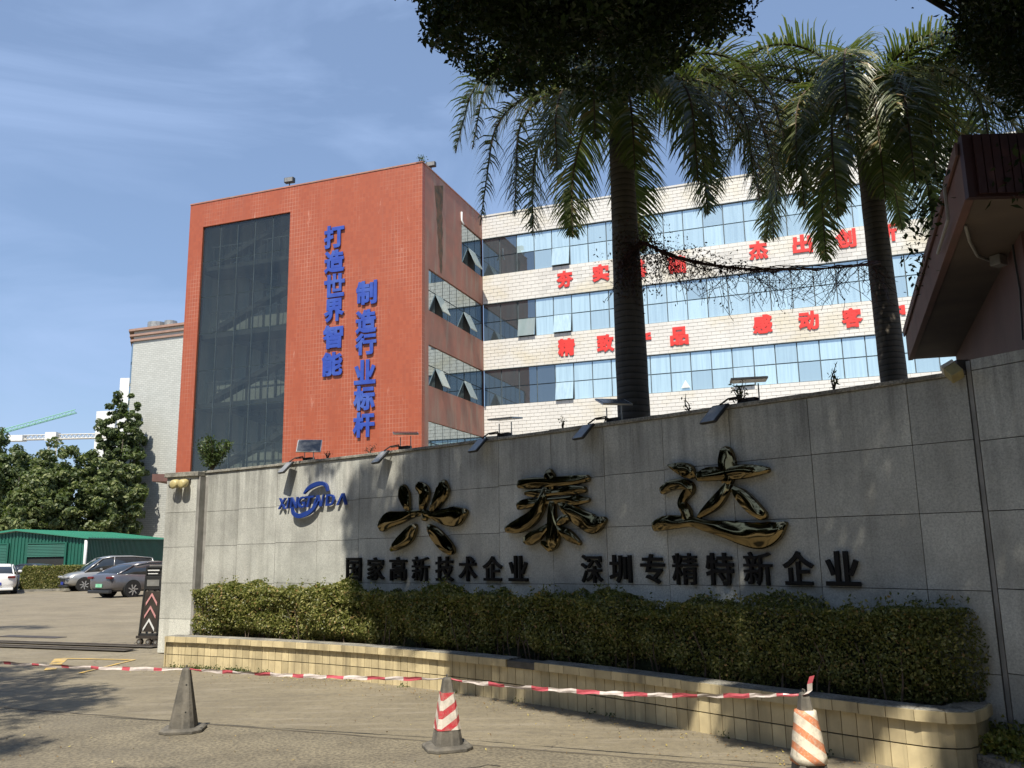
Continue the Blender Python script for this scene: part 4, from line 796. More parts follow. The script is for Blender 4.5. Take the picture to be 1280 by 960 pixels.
# ------------------------------------------------------------------ cones and tape
def octring(s, c, z, rz=0): 
    pts = [(s, -s+c), (s, s-c), (s-c, s), (-s+c, s), (-s, s-c), (-s, -s+c), (-s+c, -s), (s-c, -s)]; return [(x, y, z) for x, y in pts]
def cone(px, py, H, rz, m, lab, sleeve=None, sc=1.0, body_m=None):
    p = atz(px, py, 0); t = thing('traffic_cone', lab, 'traffic cone', (p.x, p.y, .006), rz); b = MB()
    b.rings([octring(.185*sc, .07*sc, 0), octring(.185*sc, .07*sc, .022), octring(.168*sc, .065*sc, .034), octring(.118*sc, .03*sc, .036)]); b.build('base', m, t, local=True, bevel=.003)
    b = MB(); zt = H-.035; s_at = lambda z: (.112-(.112-.034)*((z-.034)/(zt-.034)))*sc; b.rings([octring(s_at(z), s_at(z)*.28, z) for z in [.034+(zt-.034)*k/6 for k in range(7)]]+[octring(.026*sc, .012, zt+.012), octring(.012, .005, zt+.016)]); body = b.build('body', m, t, local=True)
    b = MB(); b.tube([(.0, -.018, zt+.01), (0, -.014, zt+.032), (0, .014, zt+.032), (0, .018, zt+.01)], .006, 6); b.build('ring_handle', m, t, local=True)
    b = MB()
    for z in (.17, .40):
        for a in range(4):
            s = s_at(z)+.0012; q_ = [(-.25*s, 0), ][0]; ang = a*math.pi/2; d_ = Vector((math.cos(ang), math.sin(ang), 0)); e = Vector((-d_.y, d_.x, 0)); cc = d_*(s_at(z)+.001)+e*s*.35+Vector((0, 0, z)); b.rings([[cc+e*math.cos(w_)*.008+Vector((0, 0, math.sin(w_)*.008))+d_*k for w_ in [2*math.pi*i/8 for i in range(8)]] for k in (-.003, .001)])
    if sleeve is None: b.build('hole', 'dark', t, local=True)
    if sleeve:
        z0, z1, mm, gr = sleeve; b = MB(); R_ = []
        for k in range(9):
            z = z0+(z1-z0)*k/8; s = s_at(z)+.004+gr*(1+.12*math.sin(k*1.9)); R_.append(octring(s, s*.3 if gr < .01 else s*.5, z))
        b.rings(R_); b.build('reflective_sleeve', mm, t, local=True, smooth=gr > .01)
    return t, Vector((p.x, p.y, H-.03))
s2 = sleeve_mat('red and white striped sleeve', (.50, .035, .05), (.66, .60, .52), -.55, -.55, .115, .46, .03, .25)
s3 = sleeve_mat('faded orange striped sleeve', (.72, .24, .10), (.80, .72, .58), .75, -.1, .13, .42, .02, .75)
_, q1 = cone(229, 914, .565, rad(8), 'rubber_dusty', 'plain dusty black rubber cone nearest the left with holes in its sides')
_, q2 = cone(559, 936, .565, rad(18), 'rubber_dusty', 'black cone with red and white striped sleeve in the middle of the tape', (.15, .43, s2, 0))
_, q3 = cone(1013, 973, .575, rad(5), 'rubber_dusty', 'cone with faded orange striped sleeve nearest the planter, tape tied on top', (.10, .44, s3, .014), .92)
def tape_geo():
    b = MB(); A0 = atz(-30, 826, .42); 
    A0 = aty(-30, 826, 8.9)
    spans = [(A0, q1, .02, 28), (q1, q2, .018, 46), (q2, q3, .05, 60)]; run = 0
    for a, c, sag, n in spans:
        prev = None; L_ = (c-a).length
        for i in range(n+1):
            f = i/n; p = a.lerp(c, f)-Vector((0, 0, sag*4*f*(1-f)))+Vector((0, 0, .004*math.sin(i*1.7))); t_ = (c-a).normalized(); pinch = .35+.65*min(1, min(f, 1-f)*9)
            tw = .35*math.sin(run*2.3+i*.19)+.2*math.sin(i*.6); side = (Vector((0, 0, 1))*math.cos(tw)+Vector((t_.y, -t_.x, 0))*math.sin(tw))*.0155*pinch*(.75+.3*abs(math.sin(i*.37+run))); cur = (p-side, p+side, p+Vector((t_.y, -t_.x, 0))*.006*math.sin(i*.9))
            if prev:
                dist = run+L_*f; b.add([prev[0], cur[0], cur[2], prev[2], cur[1], prev[1]], [(0, 1, 2, 3), (3, 2, 4, 5)], int((dist % .37) < .155))
            prev = cur
        run += L_
    # knot and loose end on the last cone
    pts = [q3+Vector((-.01, -.02, -.005)), q3+Vector((.0, -.045, .01)), q3+Vector((.03, -.04, .03)), q3+Vector((.03, -.05, .08)), q3+Vector((.05, -.05, .13))]
    for i in range(len(pts)-1):
        a, c = pts[i], pts[i+1]; wv = Vector((.018, 0, .004)); b.add([a-wv, c-wv, c+wv, a+wv], [(0, 1, 2, 3)], 1 if i in (3, 0) else 0)
    for q_ in (q1, q2, q3): b.tube([q_+Vector((.02*math.cos(a), .02*math.sin(a), -.004)) for a in [i*.9 for i in range(8)]], .006, 5, mi=1)
    return b
tp = tape_geo().build('caution_tape', ['tapewhite', 'tapered']); tag(tp, 'red and white caution tape strung low across the three cones', 'caution tape')

# ------------------------------------------------------------------ retractable gate end
gp = atz(185, 806, -.02); gate = thing('retractable_gate', 'dark folding gate end post with pink and white chevrons beside the granite wall', 'gate', (gp.x, gp.y, gz(gp.x, gp.y)))
gx = Vector((.94, -.34, 0)).normalized(); gy = Vector((-gx.y, gx.x, 0)); G = Vector((gp.x, gp.y, 0))
gl = atz(172, 806, 0); hw = .235
def gbox(b, x0, x1, y0, y1, z0, z1, mi=0, lean=.0): o_ = G+gx*x0+gy*y0; return b.obox((o_.x, o_.y, z0), gx*(x1-x0), gy*(y1-y0), Vector((gx.x*lean, gx.y*lean, z1-z0)), mi)
ln = .09
b = MB(); gbox(b, -hw, -hw+.035, 0, .035, .12, 1.30, lean=ln); gbox(b, hw-.075, hw-.04, 0, .035, .12, 1.30, lean=ln); gbox(b, -hw+.09, hw, 0, .035, 1.30, 1.335); gbox(b, -hw, hw-.04, 0, .04, .12, .17); b.build('frame', 'blackplastic', gate)
b = MB(); gbox(b, -hw+.04, hw-.08, .008, .03, .20, .90, lean=.055); b.build('front_panel', 'darkmetal', gate)
b = MB(); gbox(b, -hw+.10, hw-.02, -.004, .05, .93, 1.17, lean=.015); gbox(b, -hw+.10, hw-.02, .02, .05, 1.17, 1.30); b.build('motor_box', 'blackplastic', gate, bevel=.01)
b = MB(); gbox(b, -hw+.14, hw-.06, -.012, -.006, .99, 1.10); b.build('warning_plate', 'steel', gate)
b = MB(); gbox(b, -hw+.14, hw-.07, -.012, .0, 1.255, 1.275); gbox(b, -hw+.15, hw-.10, -.012, -.0, 1.20, 1.215); b.build('label_strip', 'whitepaint', gate)
for k, (zc, mm) in enumerate(((.31, 'whitepaint'), (.53, 'pinkpaint'), (.75, 'pinkpaint'))):
    b = MB(); x_off = -.02+zc*.075; 
    for s in (-1, 1):
        p = G+gx*(x_off-.015)+gy*-.0; o_ = Vector((p.x, p.y, zc+.12))-gy*.003; b.obox(o_, gx*s*.125+Vector((0, 0, -.17)), (0, 0, -.052), gy*.006)
    b.build('chevron', mm, gate)
for k in range(5):
    b = MB(); y0 = .10+.12*k; gbox(b, -hw+.07+.02*k, -hw+.10+.02*k, y0, y0+.03, .15, 1.33); gbox(b, hw-.02, hw+.01, y0, y0+.03, .15, 1.36); gbox(b, -hw+.07, hw, y0, y0+.02, 1.33, 1.355); gbox(b, -hw+.07, hw, y0, y0+.02, .9, .92); b.build('fold_frame', 'blackplastic' if k % 2 else 'steel', gate)
for x in (-.20, 0, .17):
    for y in (.02, .4):
        b = MB(); c = G+gx*x+gy*y+Vector((0, 0, .055+gz(gp.x, gp.y))); b.tube([c-gy*.03, c+gy*.03], .055, 12); b.build('wheel', 'rail', gate, smooth=False)
        b = MB(); b.tube([c-gy*.036, c+gy*.036], .025, 10); b.build('hub', 'steel', gate)
b = MB(); gbox(b, -hw-.03, hw+.02, -.02, .5, .085, .13); b.build('chassis', 'darkmetal', gate)

# ------------------------------------------------------------------ cars
def car(name, label, cat, p, head, Lc, Wc, prof, roof, paint, plate, rear=True, lights='taillight'):
    """head = heading; local x runs nose (+) to tail (-). prof: (x, z_low, z_belt, halfwidth) along the body; roof: (x, z, halfwidth)"""
    t = thing(name, label, cat, p, head); b = MB(); R_ = []
    for x, zl, zb2, hwid in prof:
        zm = (zl+zb2)/2; cs = [(hwid*.72, zl), (hwid*.96, zl+.06), (hwid, zm-.05), (hwid*.985, zm+.14), (hwid*.93, zb2-.05), (hwid*.80, zb2), (0, zb2+.025)]
        R_.append([(x, y, z) for y, z in cs]+[(x, -y, z) for y, z in cs[-2::-1]])
    b.rings(R_); o = b.build('body', paint, t, smooth=True, local=True); s = o.modifiers.new('s', 'SUBSURF'); s.levels = s.render_levels = 1
    b = MB(); R_ = []
    for x, zb2, zt, h0, h1 in roof: R_.append([(x, h0, zb2-.04), (x, (h0+h1)/2+.01, (zb2+zt)/2), (x, h1, zt-.03), (x, h1*.8, zt), (x, 0, zt+.015), (x, -h1*.8, zt), (x, -h1, zt-.03), (x, -(h0+h1)/2-.01, (zb2+zt)/2), (x, -h0, zb2-.04)])
    b.rings(R_); b.build('windows', 'carglass', t, smooth=True, local=True)
    # painted roof skin and pillars over the glass
    b = MB(); top = [r for r in roof if r[2] > max(q_[2] for q_ in roof)-.13]; R_ = []
    for x, zb2, zt, h0, h1 in top: R_.append([(x, h1+.012, zt-.045), (x, h1*.82, zt+.012), (x, 0, zt+.028), (x, -h1*.82, zt+.012), (x, -h1-.012, zt-.045), (x, 0, zt-.02)])
    b.rings(R_); b.build('roof_panel', paint, t, smooth=True, local=True)
    b = MB()
    for s in (-1, 1):
        for ia in ((0, 1), (len(roof)-1, len(roof)-2)):
            a, c = roof[ia[0]], roof[ia[1]]
            b.tube([(a[0], s*(a[3]+.0), a[1]-.03), (c[0], s*(c[4]+.01), c[2]-.03)], .035, 6)
        xm = roof[len(roof)//2]; b.tube([(xm[0], s*(xm[3]+.015), xm[1]-.03), (xm[0]-.05, s*(xm[4]+.012), xm[2]-.03)], .03, 6)
        b.tube([(r[0], s*(r[4]+.006), r[2]-.03) for r in roof[1:-1]], .022, 5)
    b.build('pillar', paint, t, smooth=True, local=True)
    xf, xr = Lc*.5-.85, -Lc*.5+.95
    for x in (xf, xr):
        for s in (-1, 1):
            y = s*(Wc/2-.11); b = MB(); b.tube([(x, y-.11, .32), (x, y+.115*1, .32)], .325, 22); w_ = b.build('wheel', 'tyre', t, local=True); b = MB(); yo = y+s*.118
            b.tube([(x, y+s*.06, .32), (x, yo-s*.03, .32)], .21, 18, mi=1); 
            for k in range(7): a = k*2*math.pi/7; b.obox((x+math.cos(a)*.03, yo-s*.0, .32+math.sin(a)*.03), (math.cos(a)*.19, 0, math.sin(a)*.19), (-math.sin(a)*.045, 0, math.cos(a)*.045), (0, s*.012, 0))
            b.build('rim', ['alu', 'blackplastic'], w_, local=True)
            b = MB(); b.tube([(x, s*(Wc/2-.28), .35), (x, s*(Wc/2-.004), .35)], .385, 22); b.build('wheel_arch', 'dark', t, local=True)
    for sx, mm, nm in ((1, 'headlight', 'headlight'), (-1, 'taillight', 'tail_light')):
        pf = prof[1] if sx < 0 else prof[-2]; e = prof[0] if sx < 0 else prof[-1]
        for s in (-1, 1):
            b = MB(); zc = pf[2]-.14; b.box((e[0]*.985, s*pf[3]*.80, zc), (.16, .34, .10)); b.build(nm, mm, t, local=True, bevel=.03)
    for sx in (1, -1):
        e = prof[0] if sx < 0 else prof[-1]; b = MB(); b.box((e[0]+sx*.012, 0, .52 if sx < 0 else .42), (.02, .44, .14)); b.build('licence_plate', plate, t, local=True)
        b = MB(); b.box((e[0]-sx*.04, 0, .27), (.16, Wc*.80, .13)); b.build('bumper', 'blackplastic' if paint != 'carwhite' else 'carwhite', t, local=True, bevel=.03)
    e = prof[-1]; b = MB(); b.box((e[0]-.01, 0, .60), (.06, .9, .16)); b.build('grille', 'blackplastic', t, local=True, bevel=.02)
    for s in (-1, 1): b = MB(); b.box((roof[-2][0]+.12, s*(Wc/2+.06), roof[0][1]+.06), (.12, .18, .12)); b.build('wing_mirror', paint, t, local=True, bevel=.03)
    b = MB()
    for s in (-1, 1):
        for x in (.35, -.6): b.box((x, s*(Wc/2-.03), roof[0][1]-.12), (.18, .03, .03))
    b.build('door_handle', 'alu', t, local=True)
    return t
sedan_prof = [(-2.36, .42, .78, .62), (-2.30, .30, .98, .80), (-2.0, .24, 1.02, .90), (-1.2, .22, .98, .925), (0, .20, .96, .93), (1.0, .20, .94, .925), (1.6, .22, .86, .90), (2.1, .26, .74, .84), (2.34, .36, .60, .66)]
sedan_roof = [(-2.02, 1.0, 1.02, .72, .66), (-1.25, .98, 1.34, .80, .62), (-.5, .96, 1.45, .84, .62), (.2, .95, 1.45, .84, .62), (.65, .94, 1.36, .83, .62), (1.38, .90, .94, .80, .74)]
mpv_prof = [(-2.28, .40, 1.0, .72), (-2.22, .28, 1.06, .84), (-1.6, .22, 1.08, .90), (0, .20, 1.06, .91), (1.0, .20, 1.04, .91), (1.7, .24, .98, .88), (2.15, .28, .88, .82), (2.28, .38, .62, .66)]
mpv_roof = [(-2.2, 1.04, 1.10, .80, .74), (-2.0, 1.04, 1.66, .80, .68), (-1.0, 1.05, 1.76, .84, .68), (0, 1.05, 1.77, .84, .68), (.55, 1.04, 1.68, .83, .67), (1.42, 1.0, 1.05, .80, .74)]
def onground(px, py):
    z = 0
    for _ in range(6): p = atz(px, py, z); z = gz(p.x, p.y)
    return p
def face(fx, fy): return math.atan2(fy, fx)
def place(fn, px, py, hx, hy, refx, refy, **kw):
    """put the car so that its local ground point (refx, refy) stands where the photo shows it"""
    p = onground(px, py); h = face(hx, hy); c, s = math.cos(h), math.sin(h); return (p.x-(c*refx-s*refy), p.y-(s*refx+c*refy), p.z), h
pp, h = place(None, 134, 746, .52, .854, -1.41, .82); car('parked_car', 'dark grey sedan seen from behind with green licence plate next to the gate', 'car', pp, h, 4.72, 1.86, sedan_prof, sedan_roof, 'cargrey', 'plategreen')
pp, h = place(None, 104, 739, -.76, -.65, 1.43, .80); car('parked_car', 'silver van facing the camera, parked behind the grey sedan', 'van', pp, h, 4.56, 1.82, mpv_prof, mpv_roof, 'carsilver', 'plateblue')
pp, h = place(None, 18, 742, -.50, .866, -1.41, -.82); car('parked_car', 'white sedan cut off by the left edge of the photo', 'car', pp, h, 4.72, 1.86, sedan_prof, sedan_roof, 'carwhite', 'plateblue')
p = aty(36, 722, 48.5); p.z = gz(0, 48.5); car('parked_car', 'dark car whose roof shows above the car park hedge', 'car', tuple(p), rad(172), 4.72, 1.86, sedan_prof, sedan_roof, 'carblack', 'plateblue')
# box hedge behind the cars
print('HEDGE', onground(27, 740), onground(126, 737))
a, c = onground(27, 740), onground(126, 737); hg = thing('box_hedge', 'low clipped box hedge between the parked cars and the green shed', 'hedge', tuple(a)); a = a+Vector((-.2, .3, 0)); dv = (c-a); dl = dv.normalized(); dn = Vector((-dl.y, dl.x, 0)); P_ = []; Nn = []
for _ in range(26000):
    s = random.random(); f = random.random()
    if f < .6: q_ = a+dv*s+dn*abs(random.gauss(0, .06)); z = random.uniform(.05, 1.22); Nn.append((-dn.x, -dn.y, .4))
    elif f < .9: q_ = a+dv*s+dn*random.uniform(0, 1.2); z = 1.24+random.gauss(0, .04); Nn.append((0, 0, 1))
    else: q_ = a+dl*random.gauss(0, .05)+dn*random.uniform(0, 1.2); z = random.uniform(.05, 1.2); Nn.append((-dl.x, -dl.y, .3))
    P_.append((q_.x, q_.y, z+gz(q_.x, q_.y)))
leaves('foliage', P_, rng.uniform(.04, .07, len(P_)), 'leaf_hedge', hg, np.array(Nn)*1.2, kind='stuff')
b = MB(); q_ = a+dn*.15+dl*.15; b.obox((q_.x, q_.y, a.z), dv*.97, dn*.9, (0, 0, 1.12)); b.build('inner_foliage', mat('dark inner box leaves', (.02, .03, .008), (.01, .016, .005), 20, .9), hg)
b = MB(); q_ = a-dn*.35-dl*2.5; b.obox((q_.x, q_.y, q_.z-.05), dv+dl*8, dn*.15, (0, 0, .17)); o = b.build('car_park_kerb', 'cap'); tag(o, 'concrete kerb at the foot of the car park box hedge', 'kerb')

# ------------------------------------------------------------------ lamps on the wall
def solar_lamp(px, lab, panel_tilt=rad(25), pr=0.0, psz=.34, hz=.0, s=1.0, prz=0.0):
    c, d, n = cap_at(px); t = thing('solar_floodlight', lab, 'floodlight', tuple(c), 0, 'solar floodlights along the wall top')
    b = MB(); b.tube([c-n*.10-d*.16, c-n*.10+d*.30], .009, 6); b.tube([c-n*.12-d*.1, c-n*.02+Vector((0, 0, .07)), c+n*.06+Vector((0, 0, .05))-d*.08, c+n*.12+Vector((0, 0, -.01))-d*.14], .009, 6)
    b.tube([c-n*.12+d*.1, c-n*.02+Vector((0, 0, .05))+d*.02, c+n*.05+Vector((0, 0, .04))-d*.08], .008, 6); b.box(c-n*.1+d*.05+Vector((0, 0, .03)), (.16, .08, .05), math.atan2(d.y, d.x)); b.build('bracket', 'darkmetal', t, smooth=False)
    h = c+n*.13-d*.20+Vector((0, 0, -.10+hz)); hd = (d*.62+n*.1).normalized(); e = (n*.55+Vector((0, 0, -.75))+d*-.35).normalized(); nn = hd.cross(e).normalized(); 
    b = MB(); o_ = h-hd*.10*s-e*.12*s-nn*.02; b.obox(o_, hd*.20*s, e*.22*s, nn*.028); b.build('lamp_head', 'blackplastic', t, bevel=.01)
    b = MB(); o_ = h-hd*.08*s-e*.10*s-nn*.024; b.obox(o_, hd*.16*s, e*.20*s, nn*.003); b.obox(o_+nn*.033, hd*.16*s, e*.20*s, nn*.003); b.build('lens', 'greylens', t)
    ph = .22; b = MB()
    for k in (-.10, .10): q_ = c+d*(k+.07)-n*.08; b.tube([q_, q_+Vector((0, 0, ph-.04))], .007, 5)
    b.build('stand', 'steel', t)
    pc_ = c+d*.07-n*.08+Vector((0, 0, ph)); ud = Vector((math.cos(prz), math.sin(prz), 0)); vd = Vector((-ud.y, ud.x, 0)); vd = (vd*math.cos(panel_tilt)+Vector((0, 0, math.sin(panel_tilt)))).normalized(); nn = ud.cross(vd)
    o_ = pc_-ud*psz/2-vd*psz*.42; b = MB(); b.obox(o_, ud*psz, vd*psz*.84, nn*.018); pn = b.build('solar_panel', 'alu', t); b = MB(); b.obox(o_+ud*.012+vd*.012+nn*.0185, ud*(psz-.024), vd*(psz*.84-.024), nn*.002); b.obox(o_+ud*.012+vd*.012-nn*.003, ud*(psz-.024), vd*(psz*.84-.024), nn*.002); b.build('cell_face', 'solar', pn)
solar_lamp(377, 'leftmost solar floodlight on the sunlit end of the wall, above the blue logo', rad(42), s=1.0, psz=.36, prz=rad(8))
solar_lamp(497, 'solar floodlight on the wall top between the blue logo and the gold 兴', rad(12), s=1.0, prz=rad(10))
solar_lamp(621, 'middle solar floodlight standing in front of the seam of the red and white buildings', rad(6), s=.95, prz=rad(-28))
solar_lamp(756, 'solar floodlight just left of the left palm trunk', rad(20), s=.95, prz=rad(12))
solar_lamp(924, 'rightmost solar floodlight, with a weed growing round it above the gold 达', rad(3), s=1.05, prz=rad(-12))
def twin_lamp():
    p = wframe(228, 604)[0]; d = (pl1-pl0).normalized(); n = Vector((d.y, -d.x, 0)); m_ = pl0+d*.36; c = Vector((m_.x, m_.y, 2.68))+n*.10
    t = thing('twin_floodlight', 'yellowed twin floodlight under the cap of the left wall pier', 'floodlight', tuple(c))
    for k in (-.085, .085):
        b = MB(); q_ = c+d*k; b.rings([[q_+d*(math.cos(a)*r)+Vector((0, 0, math.sin(a)*r*.9+z_))+n*y for a in [2*math.pi*i/12 for i in range(12)]] for r, y, z_ in ((.04, -.08, .03), (.075, -.03, .01), (.085, .05, -.01), (.05, .07, -.012))]); b.build('lamp_head', 'yellowlamp', t, smooth=True)
    b = MB(); b.box(c-n*.09+Vector((0, 0, .05)), (.30, .04, .05), math.atan2(d.y, d.x)); b.tube([c-d*.18+Vector((0, 0, .02)), c-d*.19+Vector((0, 0, -.03))+n*.03, c-d*.15+Vector((0, 0, -.06))+n*.05], .012, 6); b.build('bracket', 'darkmetal', t)
twin_lamp()
def cube_lamp():
    p = wframe(1205, 456)[0]; i = N_-2; d = (wpts[i+1]-wpts[i]).normalized(); n = Vector((d.y, -d.x, 0)); c = wpts[-1]-d*.05+n*.10+Vector((0, 0, 2.86)); t = thing('cube_floodlight', 'yellow box floodlight at the corner where the wall meets the gatehouse', 'floodlight', tuple(c))
    a = Vector((.8, -.2, .45)).normalized(); b2 = Vector((-.3, -.75, .55)).normalized(); b2 = (b2-a*a.dot(b2)).normalized(); c2 = a.cross(b2)
    b = MB(); b.obox(c-a*.05-b2*.05-c2*.05, a*.10, b2*.10, c2*.10); b.build('lamp_head', 'yellowlamp', t, bevel=.006); b = MB(); b.obox(c-a*.05-b2*.05-c2*.085, a*.10, b2*.10, c2*.03); b.build('lens_hood', 'whitetile', t); b = MB(); b.tube([c-n*.02, c-n*.12+Vector((0, 0, .06)), c-n*.2+Vector((0, 0, .06))], .015, 6); b.box(c-n*.08+Vector((.04, 0, .06)), (.10, .05, .10)); b.build('bracket', 'darkmetal', t)
cube_lamp()

# ------------------------------------------------------------------ weeds on the wall
def weed(px, lab, h, w_, n, sz, nst=4, lean=0, mm='leaf_weed', back=.08, cat='plant'):
    c, d, nn = cap_at(px); c = c-nn*back; t = thing('wall_weed', lab, cat, tuple(c)); P_ = []; b = MB()
    for k in range(nst):
        e = c+d*random.uniform(-w_, w_)+nn*random.uniform(-w_, w_)*.5+Vector((0, 0, h*random.uniform(.6, 1)))+d*lean; m1 = c.lerp(e, .5)+d*random.uniform(-.04, .04); b.tube([c, m1, e], [.008, .006, .003], 5)
        for j in range(n//nst): f = random.uniform(.25, 1.05); q_ = (c.lerp(m1, f*2) if f < .5 else m1.lerp(e, f*2-1)); P_.append(q_+Vector((random.gauss(0, .035), random.gauss(0, .035), random.gauss(0, .03)))*(1 if n > 60 else .6))
    b.build('stem', 'stem', t); leaves('leaf', [tuple(p) for p in P_], sz, mm, t, aspect=.38)['kind'] = 'stuff'
weed(260, 'bushy dark weed growing over the top of the left end of the wall', .55, .42, 1500, .032, 18)
weed(457, 'dry twiggy weed hanging from the wall top right of the first floodlight', .12, .10, 60, .016, 4, mm='leaf_vine')
weed(404, 'low dry twigs on the wall top beside the leftmost floodlight', .13, .12, 40, .014, 6, mm='leaf_vine')
weed(698, 'tiny weed on the wall top left of the left palm', .15, .12, 26, .016, 4)
weed(856, 'single thin sprig on the wall top right of the left palm', .22, .04, 12, .022, 2, lean=-.07)
weed(918, 'leafy weed growing round the rightmost solar floodlight', .26, .09, 60, .024, 5)
weed(1037, 'small upright weed alone on the wall top before the mirror windows', .26, .05, 26, .026, 3)

# ------------------------------------------------------------------ palms
def frond(root, base, az, e0, L_, seed, droop=1.3, sidegap=.024, tipdown=-88):
    r = random.Random(seed); n = 26; pts = [Vector(base)]; th = []; az_ = az
    for i in range(n):
        f = i/n; e = rad(e0)+(rad(tipdown)-rad(e0))*min(1, f*droop)**1.15; az_ += r.uniform(-.02, .02); d = Vector((math.cos(az_)*math.cos(e), math.sin(az_)*math.cos(e), math.sin(e))); th.append(d); pts.append(pts[-1]+d*L_/n)
    th.append(th[-1]); b = MB(); b.tube(pts, [.028*(1-i/n*.85)+.003 for i in range(n+1)], 5, mi=0)
    m = int(L_*.9/sidegap); vs = []; fs = []
    for k in range(m):
        f = .10+.89*k/m; x = f*n; i = min(n-1, int(x)); p = pts[i].lerp(pts[i+1], x-i); t_ = th[i]; hz = Vector((-math.sin(az_), math.cos(az_), 0)); upn = hz.cross(t_).normalized()
        ll = (.74*math.sin(math.pi*min(1, .16+f*.86))**.6+.06)*r.uniform(.72, 1.12)*min(1.0, L_/3.2)
        for s in (-1, 1):
            d0 = (hz*s*.80+t_*.62+upn*r.uniform(-.6, .45)).normalized(); q0 = p; wd = .0125*r.uniform(.8, 1.15); prevs = None
            dd_ = d0.copy(); seg_n = 3
            for j in range(seg_n+1):
                ww = wd*(1, 1.1, .8, .12)[j]; side = dd_.cross(upn+Vector((.01, .02, 0))).normalized()*ww; cur = (len(vs), len(vs)+1); vs += [q0-side, q0+side]
                if prevs: fs.append((prevs[0], prevs[1], cur[1], cur[0]))
                prevs = cur; q0 = q0+dd_*ll/seg_n; dd_ = (dd_+Vector((r.uniform(-.06, .06), r.uniform(-.06, .06), -.34-.16*j))).normalized()
    b.add(vs, fs, 1); b.build('frond', ['stem', 'leaf_palm'], root)
def palm(p, ztop, r0, rm, r1, lab, fr, lean=(0, 0)):
    t = thing('palm_tree', lab, 'palm tree', p); n = 22; b = MB(); R_ = []; P = Vector(p)
    for i in range(n+1):
        f = i/n; z = p[2]+(ztop-p[2])*f; r = r0+(rm-r0)*math.sin(math.pi*min(1, f*1.15))**1.0 if f < .87 else rm+(r1-rm)*(f-.87)/.13; r = max(r, .1) if f < .87 else r; r = (r0*(1-f)+r1*f)+(rm-r0)*math.sin(math.pi*f)**2; r *= 1+.012*math.sin(i*2.7)
        R_.append([(p[0]+lean[0]*f+math.cos(a)*r, p[1]+lean[1]*f+math.sin(a)*r, z) for a in [2*math.pi*j/20 for j in range(20)]])
    b.rings(R_); b.build('trunk', 'palmbark', t, smooth=True); top = Vector((p[0]+lean[0], p[1]+lean[1], ztop))
    b = MB(); b.tube([top-Vector((0, 0, .1)), top+Vector((0, 0, .5)), top+Vector((0, 0, 1.0)), top+Vector((0, 0, 1.3))], [r1*.98, r1*.85, r1*.55, r1*.2], 14); b.build('crownshaft', 'leaf_far2', t, smooth=True)
    for k, (az, e0, L_, tip) in enumerate(fr): frond(t, top+Vector((math.cos(rad(az))*.1, math.sin(rad(az))*.1, random.uniform(.55, 1.05))), rad(az), e0, L_, k*7+int(p[0]*10), random.uniform(1.25, 1.6), tipdown=tip)
palm((1.75, 12.0, 0), 7.6, .205, .245, .18, 'left palm with thick dark trunk and drooping fronds, dead vine round its trunk', [(170, 52, 3.7, -76), (184, 28, 3.7, -82), (205, 14, 3.3, -87), (352, 34, 3.7, -80), (328, 12, 3.3, -87), (295, 14, 3.2, -88), (250, 10, 3.1, -88), (228, 0, 2.8, -90), (270, -8, 2.5, -90), (312, 0, 2.8, -90), (8, 16, 3.3, -86), (35, 20, 3.2, -88), (75, 25, 3.2, -88), (110, 25, 3.2, -88), (145, 22, 3.1, -88), (192, 45, 3.4, -80), (350, 48, 3.4, -78), (270, 50, 3.2, -75)], (-.03, 0))
palm((6.02, 13.0, 0), 7.9, .215, .225, .17, 'right palm with straight trunk beside the gatehouse and full crown of fronds', [(178, 40, 4.3, -35), (170, 58, 4.0, -50), (160, 40, 3.3, -70), (215, 30, 3.1, -84), (240, 30, 3.4, -86), (262, 20, 3.6, -88), (312, 30, 4.1, -86), (332, 45, 4.2, -75), (20, 45, 4.2, -72), (60, 50, 4.0, -70), (110, 50, 4.0, -70), (190, 12, 3.1, -88), (207, 4, 3.2, -90), (228, 4, 3.5, -90), (250, 0, 3.6, -90), (275, 2, 3.5, -90), (298, 6, 3.8, -90), (322, 10, 3.9, -90), (345, 14, 3.9, -88), (10, 20, 3.9, -86), (45, 25, 3.8, -88), (90, 28, 3.6, -88), (135, 28, 3.3, -88), (195, 60, 3.6, -72), (290, 55, 3.5, -70), (340, 55, 3.6, -70)], (-.12, 0))

# dead vine hanging between the palms
va = aty(786, 300, 11.75); vine = thing('hanging_vine', 'dead dark red vine hanging between the two palm trunks', 'vine', tuple(va)); path = [(775, 335, 11.7), (800, 305, 11.72), (835, 318, 11.75), (880, 330, 11.9), (950, 337, 12.1), (1040, 335, 12.4), (1100, 330, 12.7)]
Vp = catmull([tuple(aty(*q_)) for q_ in path], 10); vp = Path(Vp); b = MB(); rr_ = [.03-.02*i/len(Vp) for i in range(len(Vp))]; b.tube(Vp, rr_, 6)
for k in range(5): b.tube([p+Vector((random.gauss(0, .03), random.gauss(0, .03), random.gauss(0, .035))) for p in Vp[::3]], .008, 4)
b.build('stem', 'leaf_vine', vine); b = MB(); P_ = []
for k in range(150):
    f = random.random()**1.05; p = vp.at(f*vp.len)[0]; pts = [p]; L_ = random.uniform(.15, .75)*(1.1-.25*f); dx = random.uniform(-.12, .12)
    for j in range(7): pts.append(pts[-1]+Vector((dx*.5+random.uniform(-.05, .05), random.uniform(-.03, .03), -L_/7*random.uniform(.6, 1.4))))
    b.tube(pts, .0042, 3)
    for j in range(int(7*(1.15-f))): q_ = random.choice(pts); P_.append(q_+Vector((random.gauss(0, .02), random.gauss(0, .02), random.gauss(0, .02))))
